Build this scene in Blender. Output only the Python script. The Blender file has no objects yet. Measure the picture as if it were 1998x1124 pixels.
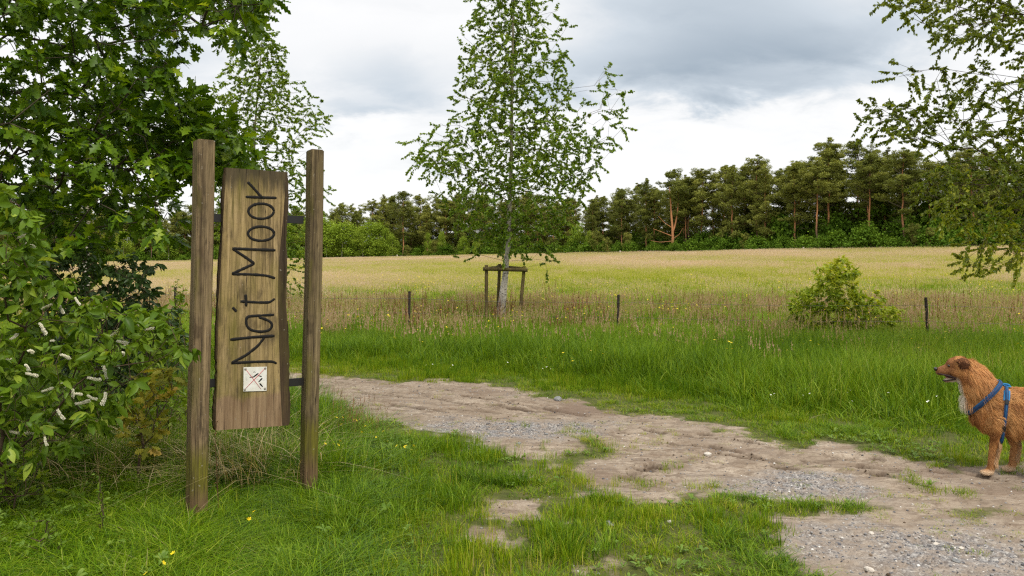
import bpy, bmesh, math, random
import numpy as np
from mathutils import Vector, Matrix
from mathutils.bvhtree import BVHTree

rng = np.random.default_rng(11)
random.seed(5)
SC = bpy.context.scene
COL = SC.collection
PI = math.pi

# ------------------------------------------------------------------ camera
EYE, F, HOR = 1.55, 1554.0, 500.0
cam_d = bpy.data.cameras.new('camera')
cam_d.lens = 28.0
cam_d.sensor_width = 36.0
cam_d.shift_y = -62.0 / 1998.0
cam_d.clip_end = 6000.0
cam_d.dof.use_dof = True
cam_d.dof.focus_distance = 6.0
cam_d.dof.aperture_fstop = 11.0
cam = bpy.data.objects.new('camera', cam_d)
cam.location = (0, 0, EYE)
cam.rotation_euler = (PI / 2, 0, 0)
COL.objects.link(cam)
SC.camera = cam

# ------------------------------------------------------------------ exposure
SC.render.engine = 'CYCLES'
SC.view_settings.view_transform = 'Standard'
SC.view_settings.look = 'None'
SC.view_settings.gamma = 1.0
SC.view_settings.use_curve_mapping = False
SC.view_settings.exposure = 0.68
SC.cycles.max_bounces = 8
SC.cycles.diffuse_bounces = 3
SC.cycles.transmission_bounces = 4
SC.cycles.sample_clamp_indirect = 4.0
SC.cycles.use_denoising = False
SC.cycles.use_adaptive_sampling = False
SC.cycles.filter_width = 1.25

# ------------------------------------------------------------------ sky and sun
SUN_EL, SUN_AZ = math.radians(54), math.radians(150)     # azimuth clockwise from +Y (behind the camera, to the right)
world = bpy.data.worlds.new('World')
SC.world = world
world.use_nodes = True


class NT:
    """small helper for node trees"""
    def __init__(self, tree):
        self.t = tree
        self.n = tree.nodes
        self.l = tree.links

    def node(self, typ, **kw):
        nd = self.n.new(typ)
        for k, v in kw.items():
            setattr(nd, k, v)
        return nd

    def link(self, a, b):
        self.l.new(a, b)

    def put(self, sock, v):
        if isinstance(v, bpy.types.NodeSocket):
            self.l.new(v, sock)
        elif v is not None:
            if hasattr(sock.default_value, '__len__') and not hasattr(v, '__len__'):
                sock.default_value = (v, v, v) if len(sock.default_value) == 3 else (v, v, v, 1)
            elif hasattr(v, '__len__') and len(v) == 3 and len(sock.default_value) == 4:
                sock.default_value = (*v, 1)
            else:
                sock.default_value = v

    def math(self, op, a, b=None, c=None, clamp=False):
        nd = self.node('ShaderNodeMath', operation=op, use_clamp=clamp)
        self.put(nd.inputs[0], a)
        if b is not None:
            self.put(nd.inputs[1], b)
        if c is not None:
            self.put(nd.inputs[2], c)
        return nd.outputs[0]

    def mix(self, fac, a, b, blend='MIX'):
        nd = self.node('ShaderNodeMix', data_type='RGBA', blend_type=blend)
        self.put(nd.inputs['Factor'], fac)
        self.put(nd.inputs[6], a)
        self.put(nd.inputs[7], b)
        return nd.outputs[2]

    def noise(self, vec=None, scale=5, detail=4, rough=.55, dist=0.0):
        nd = self.node('ShaderNodeTexNoise')
        if vec is not None:
            self.link(vec, nd.inputs['Vector'])
        nd.inputs['Scale'].default_value = scale
        nd.inputs['Detail'].default_value = detail
        nd.inputs['Roughness'].default_value = rough
        nd.inputs['Distortion'].default_value = dist
        return nd.outputs['Fac']

    def ramp(self, fac, stops, interp='LINEAR'):
        nd = self.node('ShaderNodeValToRGB')
        nd.color_ramp.interpolation = interp
        e = nd.color_ramp.elements
        while len(e) < len(stops):
            e.new(0.5)
        for el, (p, c) in zip(e, stops):
            el.position = p
            el.color = (*c, 1) if hasattr(c, '__len__') else (c, c, c, 1)
        self.put(nd.inputs[0], fac)
        return nd.outputs[0]

    def map(self, vec, scale=(1, 1, 1), rot=(0, 0, 0), loc=(0, 0, 0)):
        nd = self.node('ShaderNodeMapping')
        self.link(vec, nd.inputs[0])
        nd.inputs['Location'].default_value = loc
        nd.inputs['Rotation'].default_value = rot
        nd.inputs['Scale'].default_value = scale
        return nd.outputs[0]

    def maprange(self, v, a, b, c=0.0, d=1.0, smooth=True):
        nd = self.node('ShaderNodeMapRange')
        nd.interpolation_type = 'SMOOTHSTEP' if smooth else 'LINEAR'
        self.put(nd.inputs[0], v)
        for i, x in enumerate((a, b, c, d)):
            nd.inputs[i + 1].default_value = x
        return nd.outputs[0]


def build_sky():
    w = NT(world.node_tree)
    w.n.clear()
    out = w.node('ShaderNodeOutputWorld')
    bg = w.node('ShaderNodeBackground')
    bg.inputs['Strength'].default_value = 0.1
    sky = w.node('ShaderNodeTexSky', sky_type='NISHITA')
    sky.sun_disc = False
    sky.sun_elevation = SUN_EL
    sky.sun_rotation = SUN_AZ
    tc = w.node('ShaderNodeTexCoord')
    d = tc.outputs['Generated']
    sep = w.node('ShaderNodeSeparateXYZ')
    w.link(d, sep.inputs[0])
    x, y, z = sep.outputs
    # cloud plane: directions spread over a layer above, so the clouds flatten towards the horizon
    zz = w.math('ADD', w.math('ABSOLUTE', z), 0.42)
    comb = w.node('ShaderNodeCombineXYZ')
    w.put(comb.inputs[0], w.math('DIVIDE', x, zz))
    w.put(comb.inputs[1], w.math('DIVIDE', y, zz))
    p = comb.outputs[0]
    n1 = w.noise(w.map(p, (0.9, 1.25, 1), loc=(3.1, 1.7, 0)), 2.1, 8, .55, .25)
    n2 = w.noise(w.map(p, (0.9, 1.5, 1), loc=(9.1, 4.7, 0)), 5.5, 7, .6, .3)
    wob = w.math('MULTIPLY', w.math('SUBTRACT', n2, .5), 0.16)
    wob2 = w.math('MULTIPLY', w.math('SUBTRACT', n1, .5), 0.30)
    x2 = w.math('ADD', x, wob2)
    z2 = w.math('ADD', w.math('ADD', z, w.math('MULTIPLY', wob, .55)), w.math('MULTIPLY', wob2, .25))
    tot = None
    # thicker, darker parts of the cloud deck (direction x, height z, width, height, depth of the grey)
    for (bx, bz, sx, sz, a) in ((.24, .280, .17, .060, .66), (.33, .238, .13, .030, .66), (.28, .195, .12, .018, .60), (.17, .225, .10, .025, .5), (.05, .215, .09, .03, .22),
                                (-.15, .205, .10, .045, .42), (-.20, .165, .05, .012, .35), (-.38, .24, .08, .05, .35),
                                (.05, .33, .5, .04, .12), (-.09, .115, .05, .012, .2)):
        q = w.math('ADD', w.math('POWER', w.math('DIVIDE', w.math('ABSOLUTE', w.math('SUBTRACT', x2, bx)), sx), 2.0),
                   w.math('POWER', w.math('DIVIDE', w.math('ABSOLUTE', w.math('SUBTRACT', z2, bz)), sz), 2.0))
        g = w.math('MULTIPLY', w.math('EXPONENT', w.math('MULTIPLY', q, -1.0)), a)
        tot = g if tot is None else w.math('ADD', tot, g)
    front = w.maprange(y, 0.0, 0.4)
    tot = w.math('MULTIPLY', w.math('SUBTRACT', 1.0, w.math('EXPONENT', w.math('MULTIPLY', tot, -1.55))), front)
    soft = w.math('MULTIPLY', w.maprange(n1, .54, .80), .30)
    fine = w.math('MULTIPLY', w.math('SUBTRACT', n2, .5), .44)
    dark = w.math('ADD', w.math('ADD', tot, w.math('MULTIPLY', soft, .7)), fine, clamp=True)
    cloud = w.ramp(dark, [(0.0, (6.55, 6.5, 6.45)), (.20, (6.0, 6.03, 6.05)), (.5, (4.1, 4.5, 4.9)), (1.0, (1.9, 2.4, 2.95))])
    # an overcast sky is brighter overhead than at the horizon
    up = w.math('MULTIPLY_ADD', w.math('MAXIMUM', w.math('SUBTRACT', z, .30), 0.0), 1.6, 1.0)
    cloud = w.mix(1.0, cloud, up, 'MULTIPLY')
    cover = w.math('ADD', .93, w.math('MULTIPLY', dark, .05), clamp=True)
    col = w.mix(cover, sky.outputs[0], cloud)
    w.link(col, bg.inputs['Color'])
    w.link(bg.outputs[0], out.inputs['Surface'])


build_sky()
sun_d = bpy.data.lights.new('sun', 'SUN')
sun_d.energy = 1.9
sun_d.angle = math.radians(12)
sun_d.color = (1.0, .94, .84)
sun = bpy.data.objects.new('sun', sun_d)
sd = Vector((math.sin(SUN_AZ) * math.cos(SUN_EL), math.cos(SUN_AZ) * math.cos(SUN_EL), math.sin(SUN_EL)))
sun.rotation_euler = sd.to_track_quat('Z', 'Y').to_euler()
sun.location = (20, -30, 60)
COL.objects.link(sun)


# ------------------------------------------------------------------ helpers
def W(px, py, Y):
    """world point seen in direction (px, py) of the survey photograph at depth Y metres"""
    return np.array([(px - 999.0) / F * Y, Y, EYE - (py - HOR) / F * Y])


def G(px, py):
    Y = F * EYE / (py - HOR)
    return np.array([(px - 999.0) / F * Y, Y])


def tag(o, label=None, cat=None, group=None, kind=None):
    if label: o['label'] = label
    if cat: o['category'] = cat
    if group: o['group'] = group
    if kind: o['kind'] = kind
    return o


def empty(name, loc, rotz=0.0):
    o = bpy.data.objects.new(name, None)
    o.empty_display_size = .2
    o.location = loc
    o.rotation_euler = (0, 0, rotz)
    COL.objects.link(o)
    return o


def link_mesh(name, me, mat=None, parent=None):
    o = bpy.data.objects.new(name, me)
    if mat is not None and not me.materials:
        for m in (mat if isinstance(mat, (list, tuple)) else [mat]):
            me.materials.append(m)
    COL.objects.link(o)
    if parent is not None:
        o.parent = parent
    return o


def mesh_np(name, V, Fs, tint=None, smooth=False, attrs=None):
    """V (n,3); Fs: array (m,k) or list of such arrays"""
    V = np.asarray(V, dtype=np.float32)
    if not isinstance(Fs, list):
        Fs = [Fs]
    Fs = [np.asarray(f, dtype=np.int32) for f in Fs if len(f)]
    me = bpy.data.meshes.new(name)
    me.vertices.add(len(V))
    me.vertices.foreach_set('co', V.ravel())
    loops = np.concatenate([f.ravel() for f in Fs])
    tot = np.concatenate([np.full(len(f), f.shape[1], np.int32) for f in Fs])
    start = np.concatenate([[0], np.cumsum(tot)[:-1]]).astype(np.int32)
    me.loops.add(len(loops))
    me.loops.foreach_set('vertex_index', loops)
    me.polygons.add(len(tot))
    me.polygons.foreach_set('loop_start', start)
    me.polygons.foreach_set('loop_total', tot)
    if smooth:
        me.polygons.foreach_set('use_smooth', np.ones(len(tot), bool))
    if tint is not None:
        a = me.attributes.new('tint', 'FLOAT', 'POINT')
        a.data.foreach_set('value', np.asarray(tint, np.float32))
    for k, v in (attrs or {}).items():
        v = np.asarray(v, np.float32)
        if v.ndim == 1:
            a = me.attributes.new(k, 'FLOAT', 'POINT')
            a.data.foreach_set('value', v)
        else:
            a = me.attributes.new(k, 'FLOAT_COLOR', 'POINT')
            a.data.foreach_set('color', np.concatenate([v, np.ones((len(v), 1), np.float32)], 1).ravel())
    me.update(calc_edges=True)
    me.validate()
    return me


def unit(v):
    v = np.asarray(v, float)
    return v / np.maximum(np.linalg.norm(v, axis=-1, keepdims=True), 1e-9)


def sstep(a, b, x):
    t = np.clip((x - a) / (b - a), 0, 1)
    return t * t * (3 - 2 * t)


def vnoise(x, y, seed=0):
    """smooth value noise in -1..1"""
    xi, yi = np.floor(x).astype(np.int64), np.floor(y).astype(np.int64)
    fx, fy = x - xi, y - yi
    fx, fy = fx * fx * (3 - 2 * fx), fy * fy * (3 - 2 * fy)

    def h(a, b):
        n = (a * 374761393 + b * 668265263 + seed * 1442695041) & 0xffffffff
        n = ((n ^ (n >> 13)) * 1274126177) & 0xffffffff
        n = n ^ (n >> 16)
        return (n & 0xffff) / 32767.5 - 1.0
    return ((h(xi, yi) * (1 - fx) + h(xi + 1, yi) * fx) * (1 - fy) + (h(xi, yi + 1) * (1 - fx) + h(xi + 1, yi + 1) * fx) * fy)


def fnoise(x, y, seed=0, oct=4):
    s, a, t = 0, 1.0, 0
    for i in range(oct):
        s = s + a * vnoise(x * 2 ** i, y * 2 ** i, seed + i)
        t += a
        a *= .5
    return s / t


def sdf_poly(X, Y, poly):
    """signed distance, negative inside"""
    P = np.asarray(poly, float)
    d = np.full(X.shape, 1e9)
    inside = np.zeros(X.shape, bool)
    n = len(P)
    for i in range(n):
        a, b = P[i], P[(i + 1) % n]
        ex, ey = b - a
        wx, wy = X - a[0], Y - a[1]
        t = np.clip((wx * ex + wy * ey) / (ex * ex + ey * ey + 1e-12), 0, 1)
        d = np.minimum(d, (wx - ex * t) ** 2 + (wy - ey * t) ** 2)
        c = ((a[1] > Y) != (b[1] > Y)) & (X < (b[0] - a[0]) * (Y - a[1]) / (b[1] - a[1] + 1e-12) + a[0])
        inside ^= c
    d = np.sqrt(d)
    return np.where(inside, -d, d)


# ------------------------------------------------------------------ materials
def material(name):
    m = bpy.data.materials.new(name)
    m.use_nodes = True
    nt = NT(m.node_tree)
    nt.n.clear()
    out = nt.node('ShaderNodeOutputMaterial')
    return m, nt, out


def bump(nt, h, strength=.3, dist=.01):
    b = nt.node('ShaderNodeBump')
    b.inputs['Strength'].default_value = strength
    b.inputs['Distance'].default_value = dist
    nt.link(h, b.inputs['Height'])
    return b.outputs[0]


def principled(nt, out, col, rough=.7, normal=None, spec=.3):
    p = nt.node('ShaderNodeBsdfPrincipled')
    nt.put(p.inputs['Base Color'], col)
    nt.put(p.inputs['Roughness'], rough)
    p.inputs['Specular IOR Level'].default_value = spec
    if normal is not None:
        nt.link(normal, p.inputs['Normal'])
    nt.link(p.outputs[0], out.inputs['Surface'])
    return p


def leaf_material(name, stops, trans=.35, rough=.5, spec=.35, by='tint', jitter=.0, backlight=1.6, per_instance=0.0):
    """leaf or blade: colour from the tint attribute or from the per-object random value, with translucency"""
    m, nt, out = material(name)
    at = nt.node('ShaderNodeAttribute', attribute_name='tint')
    oi = nt.node('ShaderNodeObjectInfo')
    v = at.outputs['Fac'] if by == 'tint' else oi.outputs['Random']
    pt = nt.node('ShaderNodeAttribute', attribute_name='shade', attribute_type='INSTANCER')
    if per_instance:
        v = nt.math('ADD', nt.math('MULTIPLY', v, 1 - per_instance), nt.math('MULTIPLY', oi.outputs['Random'], per_instance))
        v = nt.math('ADD', v, pt.outputs['Fac'], clamp=True)
    col = nt.ramp(v, stops)
    p = nt.node('ShaderNodeBsdfPrincipled')
    nt.link(col, p.inputs['Base Color'])
    p.inputs['Roughness'].default_value = rough
    p.inputs['Specular IOR Level'].default_value = spec * .55
    t = nt.node('ShaderNodeBsdfTranslucent')
    tc = nt.mix(1.0, col, (backlight * 1.1, backlight, backlight * .45), 'MULTIPLY')
    nt.link(tc, t.inputs['Color'])
    ms = nt.node('ShaderNodeMixShader')
    ms.inputs[0].default_value = trans
    nt.link(p.outputs[0], ms.inputs[1])
    nt.link(t.outputs[0], ms.inputs[2])
    nt.link(ms.outputs[0], out.inputs['Surface'])
    return m


def plain(name, col, rough=.6, spec=.3, noise=None):
    m, nt, out = material(name)
    c = col
    if noise:
        tc = nt.node('ShaderNodeTexCoord')
        n = nt.noise(tc.outputs['Object'], noise[0], 4)
        c = nt.mix(nt.maprange(n, .3, .7), col, noise[1])
    principled(nt, out, c, rough, None, spec)
    return m


def wood_material(name, light, mid, dark, algae=.5, foot=None, scale=1.0, top_drip=None, red=None):
    """weathered wood: grain runs along local Z"""
    m, nt, out = material(name)
    tc = nt.node('ShaderNodeTexCoord')
    o = tc.outputs['Object']
    g1 = nt.noise(nt.map(o, (38 * scale, 38 * scale, 1.6 * scale)), 1.0, 6, .65, .6)
    g2 = nt.noise(nt.map(o, (150 * scale, 150 * scale, 5 * scale)), 1.0, 4, .7)
    pat = nt.noise(nt.map(o, (4, 4, 1.7)), 1.6, 6, .6, .3)
    knot = nt.noise(nt.map(o, (9, 9, 4), loc=(2, 2, 5)), 1.1, 3, .5)
    saw = nt.noise(nt.map(o, (14, 14, 110), rot=(0, .3, 0)), 1.0, 3, .6)
    c = nt.mix(nt.maprange(g1, .33, .68), dark, light)
    c = nt.mix(nt.maprange(pat, .38, .62, 0, .75), c, mid)
    c = nt.mix(nt.math('MULTIPLY', nt.maprange(g2, .52, .68), .6), c, [x * .35 for x in dark])
    c = nt.mix(nt.math('MULTIPLY', nt.maprange(saw, .5, .7), .3), c, [x * .7 for x in mid])
    c = nt.mix(nt.maprange(knot, .64, .72, 0, .65), c, [x * .45 for x in dark])
    blot = nt.noise(nt.map(o, (6, 6, 2.2), loc=(3, 5, 1)), 2.0, 7, .65)
    c = nt.mix(nt.maprange(blot, .48, .68, 0, .7), c, (.055, .040, .025))
    strk = nt.noise(nt.map(o, (55, 55, .8), loc=(1, 8, 3)), 1.0, 5, .7)
    c = nt.mix(nt.maprange(strk, .54, .66, 0, .7), c, [x * .5 for x in dark])
    c = nt.mix(nt.maprange(strk, .44, .34, 0, .5), c, [min(1, x * 1.25) for x in light])
    alg = nt.noise(nt.map(o, (5, 5, 1.3), loc=(7, 1, 2)), 1.5, 5, .6)
    c = nt.mix(nt.math('MULTIPLY', nt.maprange(alg, .45, .7), algae), c, (.105, .098, .012))
    sp = nt.node('ShaderNodeSeparateXYZ')
    nt.link(o, sp.inputs[0])
    z = nt.math('ADD', sp.outputs[2], nt.math('MULTIPLY', nt.math('SUBTRACT', g1, .5), .25))
    z2 = nt.math('ADD', sp.outputs[2], nt.math('MULTIPLY', nt.math('SUBTRACT', alg, .5), .35))
    if foot:
        f = nt.maprange(z2, foot, foot - .16, 0, 1)
        c = nt.mix(nt.math('MULTIPLY', f, nt.maprange(g1, .25, .62, .5, .95)), c, nt.mix(nt.maprange(g2, .35, .65), (.070, .064, .012), (.150, .138, .014)))
        f2 = nt.maprange(z2, foot - .24, foot - .40, 0, .8)
        c = nt.mix(f2, c, nt.mix(nt.maprange(g1, .3, .7), (.085, .048, .026), (.165, .10, .062)))
    if top_drip:
        f = nt.math('MULTIPLY', nt.maprange(nt.math('ADD', sp.outputs[2], nt.math('MULTIPLY', nt.math('SUBTRACT', g1, .5), .5)), top_drip - .13, top_drip - .0), .85)
        c = nt.mix(f, c, (.05, .040, .024))
    if red:
        f = nt.maprange(nt.math('ADD', sp.outputs[2], nt.math('MULTIPLY', nt.math('SUBTRACT', pat, .5), .22)), red, red - .05, 0, .85)
        rc = nt.mix(nt.maprange(g1, .3, .7), (.135, .078, .045), (.28, .190, .115))
        c = nt.mix(f, c, rc)
    crk = nt.noise(nt.map(o, (70, 70, .55), loc=(4, 1, 9)), 1.0, 2, .5, 1.2)
    c = nt.mix(nt.math('MULTIPLY', nt.maprange(crk, .485, .50), nt.maprange(crk, .515, .50)), c, (.018, .013, .009))
    wh = nt.noise(nt.map(o, (1, 1, .8)), 55, 2, .5)
    c = nt.mix(nt.maprange(wh, .70, .76, 0, .6), c, (.30, .27, .21))
    h = nt.math('ADD', nt.math('MULTIPLY', g2, .6), g1)
    principled(nt, out, c, .85, bump(nt, h, .9, .008), .15)
    return m


# ------------------------------------------------------------------ the lie of the land
EDGE_PX = np.array([-900, -200, 300, 640, 800, 1000, 1200, 1500, 1850, 2200, 2900], float)
EDGE_Y = np.array([170, 185, 190, 190, 182, 168, 150, 126, 106, 92, 80], float)


def edge_at(u):
    px = 999 + F * u
    Ye = np.interp(px, EDGE_PX, EDGE_Y)
    pye = 513 - (px - 290) * .018
    return Ye, EYE + (HOR - pye) / F * Ye


BARE = [  # outlines of the worn ground, surveyed on the photograph and laid out on the ground
    [(520, 722), (620, 736), (700, 740), (790, 748), (880, 744), (1000, 757), (1090, 775), (1200, 802), (1330, 812), (1450, 842), (1600, 868), (1750, 888),
     (1880, 906), (2100, 918), (2400, 930), (2600, 960), (2600, 1060), (2400, 1040), (2100, 1015), (1900, 1008), (1760, 1005), (1680, 1000),
     (1610, 1000), (1540, 994), (1490, 984), (1400, 968), (1300, 975), (1230, 975), (1150, 955), (1080, 925), (1020, 892), (920, 868), (830, 846), (740, 815), (660, 788), (560, 770), (500, 760)],
    [(1475, 1004), (1540, 996), (1600, 992), (1680, 988), (1760, 990), (1900, 990), (2200, 1000), (2600, 1030), (2600, 1500), (1640, 1500), (1570, 1180), (1545, 1110), (1495, 1060), (1462, 1022)],
    [(905, 1040), (930, 1026), (985, 1030), (980, 1048), (940, 1056), (905, 1056)],
    [(1170, 1098), (1200, 1086), (1235, 1096), (1215, 1118), (1180, 1120)],
]
BARE = [[G(*p) for p in poly] for poly in BARE]
TUFTY = [[(1075, 905), (1100, 850), (1160, 842), (1185, 868), (1240, 880), (1230, 900), (1150, 905), (1110, 925)],
         [(1700, 965), (1750, 942), (1830, 945), (1850, 962), (1780, 975), (1720, 980)],
         [(1290, 905), (1340, 895), (1400, 905), (1380, 920), (1300, 925)], [(1870, 985), (1960, 975), (1990, 990), (1900, 1000)]]
TUFTY = [[G(*p) for p in poly] for poly in TUFTY]
GRAVEL = [(990, 838, 190, 30, 1.0), (1570, 945, 180, 36, .8), (1870, 1075, 330, 75, 1.0), (1085, 770, 60, 10, .7), (1680, 1020, 90, 30, .6), (700, 835, 60, 12, .6)]
DAMP = [(1150, 797, 75, 17, 1.0), (925, 766, 80, 12, .6), (1180, 930, 110, 20, .7), (1700, 905, 190, 12, .45), (1450, 880, 180, 18, .4), (1830, 920, 180, 20, .6), (940, 1044, 45, 12, .8), (1960, 960, 120, 25, .5)]
RUTS = [  # torn edges and wheel grooves: (x0, y0, x1, y1, depth m)
    (1428, 858, 1492, 868, .05), (1330, 850, 1400, 856, .025), (1370, 868, 1450, 884, .03), (1400, 885, 1475, 897, .03), (1450, 885, 1530, 905, .03),
    (1610, 886, 1665, 893, .035), (1650, 905, 1760, 915, .04), (1690, 918, 1740, 930, .035), (1560, 895, 1625, 905, .02), (1780, 915, 1860, 922, .03), (1700, 890, 1720, 896, .02),
    (1860, 920, 1960, 935, .03), (1255, 838, 1300, 848, .03), (1210, 930, 1260, 938, .035), (1235, 912, 1280, 922, .03), (1225, 920, 1245, 932, .03), (1500, 905, 1560, 915, .02),
    (1262, 905, 1300, 918, .03), (900, 775, 1020, 790, .02), (960, 790, 1100, 808, .02), (1030, 790, 1150, 812, .02), (820, 775, 930, 795, .015), (1360, 845, 1390, 848, .03), (1040, 812, 1090, 816, .02),
    (1540, 868, 1580, 876, .02), (1290, 862, 1370, 872, .02), (1150, 840, 1230, 848, .02), (700, 768, 800, 780, .012), (760, 790, 880, 806, .012), (870, 800, 1010, 806, .012),
]
RUTS = [(*G(a, b), *G(c, d), dep) for a, b, c, d, dep in RUTS]


def blobs(X, Y, lst):
    m = np.zeros_like(X)
    for px, py, rx, ry, a in lst:
        c = G(px, py)
        sx = rx / F * c[1]
        sy = ry * c[1] ** 2 / (F * EYE)
        m = np.maximum(m, a * np.exp(-(((X - c[0]) / sx) ** 2 + ((Y - c[1]) / sy) ** 2)))
    return m


def bare_at(X, Y):
    """0 turf .. 1 worn bare"""
    d = np.full(X.shape, 9.0)
    for i, poly in enumerate(BARE):
        d = np.minimum(d, sdf_poly(X, Y, poly))
    nz = fnoise(X * 2.2, Y * 2.2, 3, 4)
    b = 1 - sstep(-.34, .26, d + .36 * nz + .16 * fnoise(X * 9, Y * 9, 4, 2))
    for poly in TUFTY:
        b *= .25 + .75 * sstep(-.26, .18, sdf_poly(X, Y, poly) + .42 * nz)
    # trodden lawn in front: small bald spots
    spots = sstep(.14, .40, fnoise(X * 1.6 + 7, Y * 2.3, 21, 4)) * sstep(-.6, .1, X - (Y - 4.6) * .1) * (1 - sstep(2.6, 3.8, d))
    near = 1 - sstep(5.0, 7.0, Y)
    return np.maximum(b, spots * .78 * near)


def track_distance(X, Y):
    """metres beyond the far edge of the track"""
    ex = np.array([G(*p) for p in ((-300, 712), (200, 716), (520, 722), (700, 740), (880, 744), (1000, 757), (1090, 775), (1200, 802), (1330, 812), (1450, 842), (1600, 868), (1750, 888), (1880, 906), (2100, 918), (2600, 935))])
    px = 999 + F * X / np.maximum(Y, .5)
    pxs = np.array([-300, 200, 520, 700, 880, 1000, 1090, 1200, 1330, 1450, 1600, 1750, 1880, 2100, 2600.])
    return Y - np.interp(px, pxs, ex[:, 1])


def H(X, Y):
    X, Y = np.asarray(X, float), np.asarray(Y, float)
    u = np.clip(X / np.maximum(Y, 1.0), -1.2, 1.2)
    Ye, ze = edge_at(u)
    t = np.clip((Y - 24) / (Ye - 24), 0, 1.5)
    z = ze * t
    z = z + .10 * fnoise(X * .06, Y * .06, 31, 3) * sstep(14, 30, Y)
    z = z + (.035 * fnoise(X * .45 + 3, Y * .45, 41, 4)) * (1 - sstep(30, 60, Y))
    return z


def near_relief(X, Y, bare):
    z = .010 * fnoise(X * 5, Y * 5, 51, 3) * (1 - .3 * bare)
    # grooves run with the track
    ca, sa = math.cos(-.59), math.sin(-.59)
    a, b = X * ca + Y * sa, -X * sa + Y * ca
    r = 1 - np.abs(fnoise(a * 1.1, b * 7.5, 61, 4))
    z = z - .020 * sstep(.84, 1.0, r) * bare
    z = z + .008 * fnoise(a * 14, b * 22, 71, 3) * bare
    groove = np.zeros_like(X)
    wob = fnoise(X * 6, Y * 6, 81, 3)
    for x0, y0, x1, y1, dep in RUTS:
        ex, ey = x1 - x0, y1 - y0
        L2 = ex * ex + ey * ey
        t = ((X - x0) * ex + (Y - y0) * ey) / L2
        q = np.abs((X - x0) * ey - (Y - y0) * ex) / math.sqrt(L2) + .030 * wob
        w = .042 * np.sqrt(np.clip(1 - (2 * t - 1) ** 2, 0, 1)) + 1e-4
        g = 1.5 * dep * (1 - sstep(w * .5, w * 1.3, np.abs(q))) * ((t > 0) & (t < 1))
        groove = np.maximum(groove, g)
    return z - groove, groove


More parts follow.
